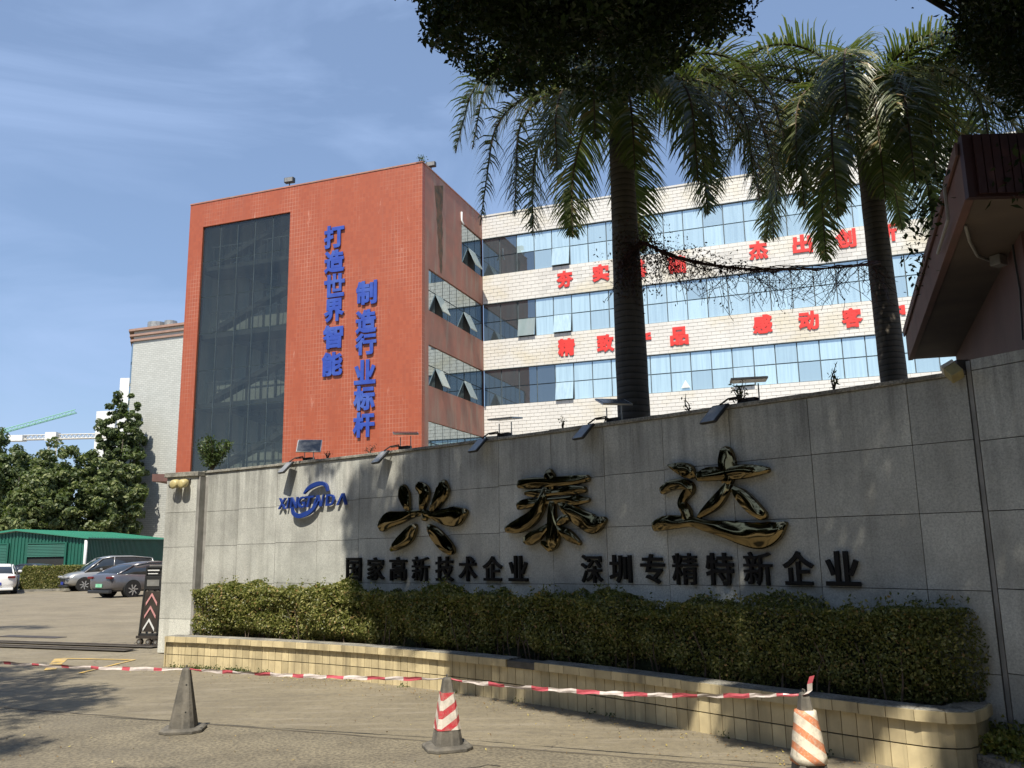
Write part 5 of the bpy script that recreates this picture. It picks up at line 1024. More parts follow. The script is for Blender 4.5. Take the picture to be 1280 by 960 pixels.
for k in range(60):
    a_ = vp.at(random.uniform(.1, .95)*vp.len)[0]; c_ = vp.at(random.uniform(.1, .95)*vp.len)[0]
    if (a_-c_).length < 1.6: m1 = (a_+c_)/2-Vector((0, 0, random.uniform(.15, .6))); b.tube([a_, a_.lerp(m1, .6)+Vector((0, 0, -.08)), m1, c_.lerp(m1, .6)+Vector((0, 0, -.08)), c_], .0038, 3)
b.build('twig', 'leaf_vine', vine)['kind'] = 'stuff'
for k in range(1500): f = abs(random.gauss(0, .22)); p = vp.at(min(.98, f+.06)*vp.len)[0]; s_ = .20*(1-min(1, f*1.9))+.035; P_.append(p+Vector((random.gauss(0, s_), random.gauss(0, .08), random.gauss(-.03, s_*.9))))
for k in range(900): P_.append(aty(770+abs(random.gauss(0, 26)), 325+random.gauss(0, 22), 11.7+random.uniform(-.1, .25)))
leaves('leaf', [tuple(p) for p in P_], rng.uniform(.012, .03, len(P_)), 'leaf_vine', vine)['kind'] = 'stuff'

# ------------------------------------------------------------------ gatehouse
H0, H1 = 3.9, 4.31; NL = Vector((3.2, 5.49, 0)); FL = Vector((5.26, 10.87, 0)); sl_ = (FL-NL).normalized(); sx_ = Vector((sl_.y, -sl_.x, 0)); NR = NL+Vector((1, -.03, 0))*3.6; FR = FL+Vector((.97, -.25, 0))*3.6
gh = thing('gatehouse', 'maroon gatehouse with deep overhanging roof slab above the right end of the wall', 'building', (5.4, 7.8, 0))
W0 = Vector((3.93, 6.20, 0)); W1 = Vector((5.72, 10.68, 0)); wd_ = (W1-W0).normalized(); wx_ = Vector((wd_.y, -wd_.x, 0)); b = MB()
W0b = Vector((4.02, 6.12, 0)); b.prism([(W0.x, W0.y), (W1.x, W1.y), ((W1+wx_*2.6).x, (W1+wx_*2.6).y), ((W0+wx_*2.6).x, (W0+wx_*2.6).y)], 0, H0-.003); b.build('wall', 'maroon', gh)
b = MB(); b.prism([(p.x, p.y) for p in (NL, FL, FR, NR)], H0, H1-.01); b.build('roof_slab', 'soffit', gh)
b = MB(); b.obox((NL.x, NL.y, H0-.012), FL-NL, -sx_*.06, (0, 0, H1-H0+.03)); b.obox(NL-sx_*.066+Vector((0, 0, H1-.10)), FL-NL, -sx_*.02, (0, 0, .10)); b.build('side_fascia', 'pinkedge', gh, bevel=.004)
b = MB(); fd = (NR-NL).normalized(); fn = Vector((fd.y, -fd.x, 0)); b.obox(NL-sx_*.06-fd*.0+Vector((0, 0, H0-.02)), NR-NL, fn*.05, (0, 0, H1-H0+.05)); b.build('front_fascia', 'darkred', gh)
for k in range(60): c = NL+fd*(.03+k*.06)+fn*.056; piece('fascia_tile', 'darkred', gh, (c.x, c.y, (H0+H1)/2+.005), (.052, .012, H1-H0+.02), math.atan2(fd.y, fd.x))
b = MB(); q_ = [aty(1207, 283, 6.2), aty(1214, 305, 6.4), aty(1226, 325, 6.8), aty(1240, 326, 6.95)]
q_ = [atz(1207, 283, H0-.02), atz(1212, 302, H0-.02), atz(1222, 320, H0-.02), atz(1238, 326, H0-.02)]; b.tube(q_, .012, 6); b.build('conduit', 'pipe', gh, smooth=True)
c = atz(1248, 326, H0-.05); b = MB(); b.box(c, (.11, .09, .09), rad(30)); b.build('soffit_lamp', 'greylens', gh, bevel=.008)
b = MB(); q_ = [NL.lerp(FL, f)-sx_*.1 for f in (.10, .24)]; b.tube([Vector((q_[0].x, q_[0].y, H0+.34)), Vector((q_[0].x, q_[0].y, H0+.06)), Vector((q_[1].x, q_[1].y, H0+.05))], .013, 6); b.build('pipe', 'pipe', gh)
b = MB(); c = W0+wd_*.25-wx_*.02; b.tube([(c.x, c.y, H0-.02), (c.x+.01, c.y, 3.5), (c.x-.02, c.y+.0, 3.1)], .009, 5); b.build('cable', 'blackplastic', gh)
# vine leaves over the gatehouse edge
P_ = []
for _ in range(420): f = random.random(); p = NL.lerp(FL, f*.55)-sx_*random.uniform(-.25, .28); P_.append((p.x, p.y, H1+random.gauss(.0, .16)))
for _ in range(700): p = NL+fd*abs(random.gauss(.9, .35)); P_.append((p.x, p.y-.08+random.gauss(0, .06), H0+.2+random.gauss(0, .2)))
o = leaves('roof_creeper', P_, rng.uniform(.02, .045, len(P_)), 'leaf_fig'); tag(o, 'dark creeper leaves trailing over the roof edge of the gatehouse', 'creeper', kind='stuff')

# ------------------------------------------------------------------ fig trees that shade the wall
def dec(s): return [tuple(float(v)/20 for v in c.split(',')) for c in s.split()]
CLA = dec("""54,129,206,12 16,133,167,9 57,96,138,8 -8,80,227,9 34,68,146,13 24,113,226,9 95,148,155,10 -28,114,208,10 85,71,154,8 21,85,195,11 -46,123,154,7 101,89,180,10 17,9,225,12 124,162,154,10 120,66,123,14 3,161,233,10 75,9,206,10 51,93,162,11 -42,142,151,13 122,81,119,10 25,100,166,14 132,110,167,10 -11,135,173,11 -26,94,203,13 66,109,195,10 61,188,181,14 133,70,142,11 125,104,206,12 91,143,173,14 93,123,168,14 104,57,204,9 112,118,177,10 140,196,192,8 23,105,219,9 62,-22,214,13 57,155,224,14 153,116,129,7 33,67,184,14 -57,150,150,7 70,106,217,12 42,187,193,11 98,36,224,8 54,72,197,13 124,42,214,11 80,48,115,12 6,188,173,-8 146,174,189,9 120,125,211,13 40,41,167,13 70,170,193,9 76,198,188,11 51,82,122,10 82,-23,227,12 5,120,128,-12 28,58,134,9 49,64,125,8 101,80,128,13 123,165,235,10 -16,131,142,11 -3,159,228,13 -1,157,189,12 -12,158,172,13 123,162,179,11 39,10,186,9 84,-6,195,14 84,76,207,12 126,66,229,8 129,169,153,12 112,9,167,10 52,109,209,9 -36,177,211,12 -1,164,179,13 101,135,195,13 89,121,198,10 44,181,169,9 -38,130,211,8 -8,191,171,-12 126,100,141,8 112,5,230,13 131,-6,203,9 10,166,168,11 52,61,170,10 54,105,216,13 97,168,200,13 18,40,164,7 158,213,161,8 106,128,235,13 119,106,136,9 33,90,123,12 6,140,234,11 85,117,139,11 -45,162,234,13 -67,141,180,7 112,138,136,11 137,-46,201,7 56,89,190,13 -41,172,186,9 32,105,201,13 135,164,222,12 137,157,206,12 -31,67,206,11 143,77,146,9 98,107,222,10 -4,104,122,8 87,40,211,12 138,104,219,7 -4,47,217,13 49,25,179,12 60,92,145,10 29,178,163,-11 29,147,150,11 93,95,119,12 -22,67,212,10 50,96,185,13 -10,170,190,11 28,106,221,12 -15,129,208,10 21,172,211,11 103,91,167,14 -23,38,223,7 124,98,201,14 11,161,195,10 8,101,152,10 -41,61,228,9 26,88,123,10 125,10,225,11 140,65,118,11 114,-3,223,13 129,16,157,13 84,-29,204,9 95,172,162,9 73,3,187,8 -10,150,157,8 32,128,200,12 132,183,171,9 106,24,137,10 134,184,190,11 15,159,176,10 114,90,132,10 134,75,137,8 98,60,145,10 54,157,203,12 34,76,179,12 -31,120,182,12 74,24,217,12 59,79,201,9 55,116,130,11 140,173,195,9 45,14,190,11 66,76,181,13 115,108,148,8 136,158,192,10 67,133,192,12 -14,33,228,9 71,146,166,10 31,79,208,10 -34,120,188,13 152,191,132,7 108,107,183,13 135,5,167,10 131,193,202,9 -34,114,178,11 65,49,227,10 -52,96,223,8 68,133,211,11 144,163,176,7 119,130,157,12 75,69,136,14 133,24,198,13 -2,95,217,9 91,73,115,11 139,78,184,13 41,122,216,8 38,124,160,9 62,140,228,13 114,116,218,13 139,119,136,12 -36,166,198,9 0,137,163,12 42,68,130,8 -65,194,192,12 -3,113,155,11 86,127,175,12 142,108,114,14 -22,127,169,13 76,154,216,9 -43,105,192,10 -16,122,215,13 73,183,202,12 72,140,182,13 135,17,153,9 24,163,182,13 132,76,151,13 132,161,204,14 49,163,195,13 116,174,229,11 106,33,162,10 132,-6,205,8 -30,173,190,9 -42,175,213,12 31,81,146,12 57,-4,194,10 74,145,211,13 -11,88,230,10 60,127,156,13 3,104,164,12 27,104,135,10 98,157,202,11 126,116,124,11 69,167,233,9 26,81,166,9 -8,97,194,9 90,74,229,9 39,70,133,8 -72,172,192,13 87,155,169,9 -6,106,122,9 93,-32,211,11 138,32,147,13 84,-19,219,9 11,103,190,9 106,148,202,9 92,27,198,12 98,172,173,10 143,123,123,11 52,22,229,14 63,23,183,13 86,32,135,11 121,169,159,9 47,82,125,10 31,86,157,13 52,180,163,-11 98,62,172,8 120,-13,163,9 -16,172,214,14 9,82,205,11 17,80,169,11 130,98,223,11 14,121,196,10 135,139,167,11 116,-16,169,9 -35,75,210,13 -6,96,201,14 87,115,173,14 13,115,170,14 84,160,219,10 -61,190,199,9 15,179,172,13 71,166,161,9 36,198,163,-9 35,22,229,13 21,28,174,7 144,174,124,13 -1,90,224,10 43,135,208,12 70,88,197,9 111,167,193,12 115,189,200,11 18,87,213,9 -44,119,226,12 65,37,217,8 -43,137,173,9 60,135,238,10 109,58,219,12 47,54,205,10 104,131,196,9 101,21,191,13 56,74,125,9 7,183,187,10 94,59,139,10 108,98,150,14 71,95,128,12 112,167,166,10 119,-10,205,9 -39,152,238,12 -20,160,188,11 -36,134,219,11 113,-16,200,13 110,83,189,10 68,42,161,13 83,51,170,12 46,129,223,11 142,114,175,8 2,62,197,12 52,-2,188,12 9,86,190,9 123,44,127,10 31,136,207,9 -29,135,231,11 20,36,213,12 10,58,222,10 80,33,114,7 -22,108,143,7 95,1,194,14 -19,175,223,11 91,93,229,11 81,119,126,-14 59,-23,213,10 13,163,228,12 8,153,143,-11 8,91,163,12 91,54,125,9 127,37,152,9 67,100,177,14 129,-27,209,12 -31,90,227,10 29,70,198,12 57,31,229,10 20,181,174,11 -9,138,209,12 120,158,204,13 125,21,115,10 -64,115,211,11 26,161,164,14 -30,154,206,10 99,127,216,9 104,-25,197,12 118,83,129,8 28,48,147,8 71,74,227,12 -66,180,190,9 -41,162,191,12 109,25,229,12 85,86,193,9 119,155,236,9 29,149,202,9 103,94,120,13 30,133,237,11 129,103,186,8 123,93,183,11 59,154,158,13 121,117,220,13 56,134,143,9 69,106,185,12 76,128,191,9 6,156,149,-8 76,52,140,10 32,144,235,11 154,166,126,7 46,35,190,11 131,141,215,10 -66,119,201,7 65,159,228,10 -52,97,198,10 127,76,159,12 50,157,234,13 9,121,223,9 41,44,198,11 142,162,226,11 -14,72,221,9 -9,131,203,14 126,-38,218,11 22,145,188,8 57,134,217,13 40,13,170,9 31,196,180,9 84,16,188,9 135,-15,226,7 31,-12,215,7 91,4,204,11 114,145,153,12 60,57,181,11 -1,124,122,-8 -59,177,208,12 136,-15,214,9 25,172,168,12 119,116,161,12 57,24,172,13 45,79,207,14 64,94,225,10 118,30,221,12 61,85,172,11 17,167,209,12 65,-23,202,7 20,106,198,10 44,156,188,10 -54,136,177,11 96,184,180,13 -67,111,223,9 140,51,198,7 121,-11,180,9 59,64,135,14 114,174,191,14 152,196,194,12 150,72,151,7 45,171,215,14 150,77,128,9 141,39,194,7 74,-22,202,7 102,33,217,13 149,148,121,11 45,117,190,13 -31,142,231,13 17,129,165,12 134,-41,216,10 3,140,217,10 103,9,195,11 50,71,117,9 -38,133,176,13 141,65,185,7 77,76,175,14 -24,64,218,11 139,28,211,7 132,163,114,12 88,155,153,8 77,60,196,10 92,92,188,8 146,47,152,10 87,95,167,14 -32,183,179,8 49,-9,198,9 100,74,228,10 13,104,113,-12 99,-5,174,12 -24,160,162,11 -16,95,193,14 100,164,159,-13 135,81,204,10 -22,146,169,10 91,61,142,12 153,70,113,9 -16,139,237,9 120,89,171,9 58,38,184,8 137,112,221,7 12,120,181,9 140,-42,195,7 -28,157,184,10 47,-3,209,11 78,186,209,13 75,161,214,9 84,-6,185,9 124,-34,210,10 78,162,228,14 87,80,224,12 -42,145,165,10 131,66,196,13 -15,163,236,8 3,60,175,11 31,150,227,9 17,185,200,9 119,195,184,9 129,188,188,9 1,121,208,8 100,169,212,9 102,153,223,11 31,122,147,11 68,44,227,8 72,137,137,8 39,160,220,14 127,99,179,12 102,-17,224,14 74,51,192,10 15,117,150,9 -9,91,151,10 123,136,162,14 -45,137,221,13 141,-5,184,10 70,134,234,9 59,114,180,11 102,-33,214,13 -37,159,238,12 -44,78,217,8 78,155,181,12 -68,161,235,9 32,171,229,12 87,72,196,8 -24,155,237,11 6,111,220,9 143,144,236,14 73,19,171,12 -44,130,216,11 118,174,207,13 41,88,212,13 119,104,130,11 -14,122,177,12 112,116,126,12 140,117,179,13 -31,101,159,7 96,79,208,9 154,85,125,7 -37,84,202,12 -9,74,177,12 133,-26,196,10 84,-5,220,9 142,-10,188,7 136,165,239,12 139,193,184,11 94,109,127,12 106,147,234,10 74,198,205,10 95,103,211,13 -62,98,207,7 -4,159,209,8 143,110,141,12 155,198,178,11 91,-17,211,8 -38,142,164,10 126,32,123,10 10,123,203,9 -66,165,202,9 -11,168,180,10 137,10,220,7 32,158,198,13 109,154,140,-14 10,150,177,10 -27,152,228,12 35,130,150,12 68,33,193,12 -3,132,211,9 144,171,196,11 6,40,212,11 -56,158,223,11 112,64,138,12 104,120,216,12 -66,183,178,9 92,-44,218,7 95,139,131,-10 142,92,202,7 140,33,200,7 -30,88,195,9 47,8,171,7 135,146,187,13 40,36,218,11 -31,128,205,12 84,171,194,11 128,154,183,12 1,176,172,10 52,139,165,8 53,19,148,7 -66,136,199,7 135,131,195,8 95,116,115,10 -51,152,219,12 33,63,211,9 132,202,199,9 -33,91,172,7 87,1,228,12 -53,97,205,9 135,26,114,9 56,37,121,7 36,112,176,13 99,39,221,9 -56,161,227,13 -47,128,210,8 131,-57,229,13 75,90,122,8 95,50,182,11 106,177,234,10 53,41,119,7 5,122,203,8 85,131,239,9 113,96,178,12 71,0,202,12 18,151,230,12 -27,149,225,10 89,70,175,12 28,141,168,14 69,-23,204,7 120,-56,225,7 27,67,119,7 144,118,187,7 53,125,229,13 -54,181,179,10 -16,82,173,12 -1,40,203,9 112,-57,228,7 148,113,150,7 143,-28,195,7 38,134,198,9 147,42,166,7 89,-8,169,7 38,84,219,12 47,127,172,12 43,15,169,10 52,106,211,11 90,155,182,11 152,89,133,7 127,14,189,9 30,151,171,12 48,36,158,9 25,51,166,10 -12,106,191,10 146,164,158,7 48,53,134,8 132,-28,229,11 -8,74,159,10 145,203,187,10 63,193,182,9 -40,157,195,12 115,8,186,9 -53,169,194,11 94,157,184,8 -21,106,137,7 9,91,118,9 143,66,184,7 -45,145,167,9 44,131,201,13 112,87,163,10 81,154,192,11 35,68,121,9 145,46,141,11 28,74,134,10 120,203,192,9 45,32,156,9 125,65,133,9 -39,166,209,12 134,31,212,9 -31,147,184,13 127,-31,184,7 139,0,204,7 -40,167,162,8 139,58,208,7 141,137,201,7 120,130,165,10 104,104,159,10 -34,106,198,12 86,131,173,9 104,92,137,9 83,145,178,10 114,194,209,10 146,88,172,7 88,171,214,9 151,20,133,7 -3,175,223,13 154,128,124,7 141,-20,176,11 48,128,200,12 92,81,166,11 -46,157,193,11 146,137,172,7 4,99,148,12 94,-11,168,7 156,187,154,11 104,-49,221,7 66,106,225,11 37,50,218,9 150,61,154,7 38,68,180,12 143,-19,188,9 -78,153,232,14 140,-16,202,7 -59,154,157,7 -22,94,213,10 82,153,216,11 90,-5,229,11 76,56,161,14 154,168,178,14 -51,144,153,14 41,150,152,12 -54,99,197,9 9,33,214,8 71,-32,217,10 71,-16,187,7 -20,71,188,13 -28,144,207,10 106,153,232,13 140,49,203,7 145,145,176,7 -55,169,233,8 142,60,197,7 74,157,234,12 -45,123,150,7 154,110,117,7 113,182,216,12 -62,88,226,8 138,95,196,10 -6,42,193,7 153,82,122,7 36,2,209,9 -31,80,184,7 138,127,221,7 104,173,198,9 140,116,204,7 -18,83,168,11 -2,94,123,7 150,161,197,11 139,44,205,7 147,99,173,7 96,150,191,8 74,20,135,7 -45,141,173,9 152,137,136,7 -4,47,193,8 139,-56,213,7 99,-34,202,7 19,43,164,8 146,154,172,7 150,159,145,7 -72,188,188,8 154,137,113,7 -3,49,183,7 -27,123,227,9 152,91,123,7 155,175,117,7 -78,171,225,11 -16,60,187,7 147,142,156,7 -11,44,196,7 146,39,163,7 154,37,123,7 10,18,207,9 42,99,168,9 -54,130,163,7 140,22,211,7 -15,55,194,7 27,78,208,9 146,-6,174,7 140,27,210,7 145,-21,181,7 -67,133,210,7 -74,170,190,10 66,184,227,10 77,176,225,10 42,35,136,7 146,156,165,7 142,-32,181,7 70,-13,186,10 -53,129,157,7 21,5,224,9 155,161,120,7 144,34,181,7 123,-29,183,7 -45,115,160,7 101,-26,187,7 61,182,221,13 144,-28,187,7 -32,100,160,7 109,177,231,11 146,68,168,7 144,158,181,7 148,28,154,7 60,-25,211,7 -10,46,198,9 136,118,226,7 153,94,128,7 -59,124,183,9 138,32,225,7 141,139,200,7 153,187,132,7 138,73,221,7 34,174,157,-9 155,118,120,7 140,72,211,7 142,77,200,7 141,1,201,7 -72,155,217,8 153,143,124,7 144,117,186,7 -66,107,208,7 153,182,129,7 76,176,230,9 -14,50,194,7 62,-9,189,7 150,183,141,7 81,-20,188,7 151,78,146,7 147,3,167,7 146,120,173,7 82,-14,180,7 18,41,171,10 -54,129,159,7 -52,130,230,11 -56,149,220,9 137,-24,227,7 151,83,143,7 109,18,120,7 145,33,171,7 150,17,149,7 138,-27,216,7 -70,98,223,7 145,37,179,7 151,121,141,7 138,-5,213,7 -70,132,210,7 106,176,204,11 145,137,179,7 25,28,180,7 57,-31,218,7 140,140,199,7 -73,123,226,7 140,3,201,7 154,84,116,7 145,-18,178,7 145,-28,170,7 104,-48,219,7 142,20,191,7 152,17,134,7 153,39,127,7 104,-46,218,7 136,-61,226,7 148,61,151,7 141,-26,201,7 -6,101,119,7 -7,42,194,7 34,157,180,11 155,63,119,7 149,84,155,7 27,39,161,7 143,54,189,7 140,133,200,7 137,68,224,7 147,43,169,7 155,57,119,7 140,53,201,7 147,30,160,7 145,144,176,7 52,-9,190,7 155,51,112,7 111,193,184,9 138,119,214,7 140,-38,199,7 89,185,189,10 149,21,152,7 66,25,136,9 145,41,182,7 145,24,176,7 121,-29,182,7 145,106,168,8 -43,169,166,9 -11,109,118,7 -8,68,164,7 138,137,215,7 151,135,134,8 136,-22,164,7 -19,47,204,7 151,17,143,7 137,126,223,7 140,43,209,7 139,-37,188,8 139,-62,223,7 -3,74,150,7 -12,50,190,7 39,45,153,8 107,183,196,9 138,32,223,7 146,105,169,7 145,148,178,7 155,182,115,7 142,-39,195,7 146,-26,169,7 28,92,112,9 -14,95,137,7 -66,151,181,7 128,-14,161,10 -57,128,196,10 -69,99,224,7 9,23,226,10 142,-28,172,7 137,41,218,9 137,-62,222,7 18,47,160,7 15,39,177,7 -23,57,200,7 87,204,197,9 5,72,149,7 111,188,193,9 -28,40,227,7 9,90,120,7 -38,82,188,7 -45,138,188,10 37,22,161,7 -39,97,182,7 43,42,126,7 16,54,150,7 -29,38,229,7 5,75,143,7 -21,62,193,9 44,64,124,9 35,9,181,8 9,86,124,7 32,60,128,7 -21,57,195,7 -38,86,185,7 -7,26,221,7 -13,107,122,7 89,194,185,8 3,59,170,7 -15,88,148,7 94,169,215,8 -47,132,197,9 -59,163,203,9 16,57,145,7 -36,92,174,7 -32,108,150,7 -29,117,132,7 17,0,225,7 16,-2,228,7 38,22,162,7 21,77,113,7 -32,106,150,7 -38,98,179,7 -50,171,181,8 30,53,140,7 39,50,145,8 -59,178,181,8 10,89,119,7 30,14,203,9 26,37,163,7 6,80,136,9 6,71,150,7 22,18,195,8 111,188,194,8 106,189,184,9 11,35,180,7 108,195,176,-8 87,200,203,8 106,190,181,8 105,183,228,9 28,44,154,7 4,8,223,7 96,192,179,9 31,10,209,8 84,189,219,9 30,53,141,7 20,13,203,7 82,184,228,10 20,10,208,7 83,187,223,10 32,58,130,7 43,58,132,8 10,92,115,7 33,19,195,9 25,36,167,7 104,183,227,8 3,66,158,7 21,16,199,8 17,3,220,9 10,90,118,7 37,173,144,-5 33,183,169,4 -1,141,136,-5 24,133,120,-8 18,133,132,5 13,143,123,-6 24,162,139,-6 -1,137,130,-4 2,187,165,-9 23,189,162,-9 5,131,122,-5 -4,126,124,-4 16,140,135,-8 32,179,147,-6 11,185,160,-6 -8,185,166,-8 -10,177,161,-7 17,151,138,-5 14,151,142,-6 41,142,139,6 -2,180,156,-8 30,151,144,-8 41,181,156,-5 27,148,131,-6 51,186,173,7 12,160,145,-9 47,169,161,6 -11,125,125,-7 19,130,125,-7 9,153,139,-6 -12,186,175,8 -2,170,157,-7 27,169,155,-7 26,160,136,-5 -1,144,134,-6 24,178,148,-7 -1,187,169,-8 7,129,114,-5 -2,190,172,-9 31,141,132,-8 -14,141,137,5 -7,169,157,-6 -9,133,128,-5 -1,168,149,-8 0,138,137,6 11,150,146,-9 17,132,127,-10 24,128,120,-5 16,125,122,-7 7,157,140,-8 5,137,125,-9 6,134,129,-8 38,140,135,-8 14,190,163,-9 0,128,127,-8 44,188,164,-5 32,144,130,-5 43,152,143,-9 -10,158,150,-7 40,165,149,-8 -1,190,167,-9 11,138,128,-9 47,172,161,-9 33,168,151,-5 2,152,140,-5 15,160,138,-6 37,160,152,7 -9,168,158,-9 -10,177,161,-9 26,133,126,-8 17,175,162,-7 -6,153,139,-7 -13,152,148,-9 34,154,140,-9 35,173,163,-10 28,180,154,-7 33,129,127,-9 24,135,119,-7 0,177,160,-5 -9,146,141,-9 22,127,122,-5 -12,177,162,-7 4,164,139,-5 37,163,147,-6 -3,162,148,-6 -11,164,145,-6 -8,175,154,-5 -10,185,166,-8 25,146,141,-7 23,160,146,-10 -2,125,120,-9 30,174,153,-7 46,178,163,-8 11,164,151,-7 16,152,141,-6 11,158,143,-9 23,179,152,-4 4,161,135,-7 27,153,148,5 42,150,139,-5 15,150,133,-8 14,148,137,-5 3,160,142,-6 38,180,167,-8 16,155,148,-8 9,174,160,-8 3,154,148,-9 11,149,143,5 26,164,155,7 21,187,169,-8 9,168,158,7 1,147,138,-6 16,165,141,-8 12,180,147,-6 6,156,132,-5 -12,138,131,-5 -7,166,148,-5 -10,167,160,-10 -2,153,134,-5 -13,153,143,-5 46,169,152,-8 43,159,148,-9 33,131,123,-5 30,135,135,5 4,168,162,10 3,159,153,8 -5,161,156,8 6,154,148,-9 5,165,155,-7 -9,138,134,-7 23,190,170,-7 19,178,147,-9 7,131,129,-7 44,167,157,6 37,176,165,5 -12,143,134,-6 -15,176,162,-7 -10,137,129,-7 40,137,130,-6 11,144,141,6 16,148,137,-7 10,183,158,-7 48,163,154,6 31,144,130,-7 -14,171,152,-6 -10,145,139,-5 2,178,143,-4 10,173,161,-9 8,170,148,-6 12,139,126,-5 35,164,152,-9 22,138,135,-10 11,152,144,-8 19,169,161,5 21,131,130,5 -4,166,144,-8 31,181,167,5 35,188,168,-8 26,167,151,-7 9,187,168,-10 14,150,138,-7 30,148,131,-5 -1,137,138,5 -3,135,133,-9 48,177,164,7 8,137,126,-5 37,159,143,-9 -5,160,148,-6 31,170,154,-8 35,133,131,-9 41,183,156,-9 18,168,152,-8 32,146,140,-5 3,142,124,-5 25,134,130,-6 7,164,156,-9 1,134,117,-5 30,177,150,-7 0,171,157,-7 5,165,142,-7 11,185,153,-6 11,147,129,-6 -4,148,139,-6 -5,126,121,-7 20,141,130,-8 5,146,134,-10 41,162,151,-9 21,167,156,-7 1,156,146,-6 13,143,132,-7 -2,125,126,5 1,125,106,-3 -14,173,146,-3 30,163,129,-3 -6,176,138,-3 28,155,126,-3 44,160,137,-3 -8,126,114,-3 30,140,119,-3 5,176,137,-2 3,125,106,-3 32,128,116,-2 32,155,126,-3 33,137,120,-2 33,160,133,-2 -2,147,123,-3 41,158,133,-2 11,141,115,-2 34,132,117,-2 1,141,115,-2 -11,157,131,-2 35,152,127,-2 -6,151,125,-3 -12,128,119,-3 -9,143,122,-3 25,155,123,-3 -12,132,118,-3 44,143,127,-3 -4,152,122,-2 5,152,123,-2 -2,151,124,-3 22,173,133,-2 -11,129,119,-2 -8,169,135,-3 41,144,130,-2 9,132,111,-2 3,124,104,-2 -5,153,126,-2 32,153,129,-2 24,146,120,-2 22,144,118,-3 -5,131,112,-2 43,154,136,-2 4,175,136,-2 3,128,107,-3 48,177,150,-3 -3,154,124,-3 23,148,119,-2 22,170,127,-2 43,169,143,-3 32,147,121,-2 21,128,110,-3 34,124,112,-2 -14,166,140,-2 -5,139,120,-2 -1,177,138,-3 8,139,114,-3 14,154,120,-3 20,164,127,-3 19,148,117,-3 53,180,150,-2 -12,128,116,-3 -11,173,140,-2 -12,159,136,-2 4,175,135,-3 31,167,134,-3 19,140,113,-2 -12,162,138,-3 37,142,125,-2 -1,176,134,-2 26,129,111,-3 22,160,127,-3 32,138,118,-2 18,136,110,-2 29,175,132,-3 1,143,119,-2 18,156,124,-2 15,142,114,-2 24,144,116,-3 11,163,130,-2 34,124,114,-3 19,131,108,-3 7,140,115,-3 8,144,120,-3 12,139,113,-3 -9,142,124,-3 49,167,144,-3 -9,152,127,-2 29,179,138,-2 38,177,140,-2 -13,173,143,-3 24,168,130,-3 144,209,162,-7 114,169,133,-5 123,199,172,-5 120,187,142,-5 112,174,153,-8 132,194,150,-10 120,186,163,-7 132,192,175,6 112,168,138,-10 127,189,160,-10 121,180,139,-6 99,152,144,-9 105,163,139,-5 126,197,174,-8 115,170,130,-9 105,155,140,-8 114,176,163,-10 107,162,133,-7 90,154,146,-7 112,167,137,-8 121,178,142,-5 111,164,129,-9 132,202,152,-9 107,168,156,5 112,167,136,-8 122,197,172,-8 105,163,149,-9 140,208,179,-9 115,168,151,-5 113,168,154,-10 119,193,157,-7 117,172,147,-7 117,170,135,-8 135,203,151,-9 137,207,153,-5 115,176,165,7 124,187,166,-6 130,194,146,-9 138,200,183,7 91,153,146,-8 139,201,161,-6 124,196,163,-6 104,151,146,-8 139,205,159,-9 106,158,120,-7 117,179,150,-10 115,185,156,-6 136,199,183,7 108,160,135,-6 104,167,153,-6 133,196,145,-9 112,177,145,-9 135,191,173,-9 117,173,146,-8 124,193,149,-5 135,209,190,9 131,207,180,-9 109,166,141,-10 118,199,174,-5 109,174,146,-5 113,184,155,-7 126,183,161,-5 113,166,146,-8 133,201,152,-7 118,173,137,-9 103,155,140,-6 127,191,174,7 108,166,147,-6 98,156,133,-9 107,174,142,-6 98,152,126,-9""")
CLB = dec("""-158,126,143,10 -149,144,136,8 -169,116,177,7 -166,122,154,10 -158,139,147,8 -174,106,192,7 -159,125,139,7 -178,109,176,9 -147,99,186,7 -146,129,160,9 -155,104,168,8 -144,137,134,9 -150,126,143,7 -167,120,158,9 -158,122,140,8 -182,101,189,7 -123,121,137,8 -144,95,177,9 -128,119,137,10 -154,79,195,8 -156,78,205,8 -152,95,171,6 -145,112,161,7 -128,127,137,8 -136,95,164,9 -139,94,175,9 -139,119,147,7 -142,121,138,8 -120,96,144,7 -126,64,200,10 -120,107,143,7 -121,98,151,8 -140,101,145,8 -122,91,151,9 -135,72,186,8 -132,89,163,8 -174,167,133,6 -155,122,195,9 -157,121,193,8 -187,139,168,9 -173,147,145,9 -167,138,144,8 -176,112,193,9 -179,113,183,9 -165,159,151,9 -166,164,131,9 -174,134,172,9 -170,106,200,9 -149,57,191,8 -140,74,160,7 -145,68,160,8 -127,66,165,10 -146,65,162,8 -116,34,187,6 -117,21,206,6 -111,65,138,9 -118,33,181,10 -147,34,166,8 -146,14,198,9 -127,55,147,10 -133,33,173,9 -129,47,147,7 -147,30,173,7 -269,229,281,6 -289,224,298,8 -283,221,300,9 -265,232,274,6 -267,211,300,8 -280,219,282,6 -295,222,297,9 -272,248,262,9 -96,16,177,8 -92,11,183,8 -87,13,181,9 -63,-2,205,8 -50,13,178,7 -128,79,131,9 -135,88,135,7 -166,39,181,7 -168,42,174,10 -131,69,142,9 -155,72,132,9 -156,29,205,7 -156,60,185,8""")
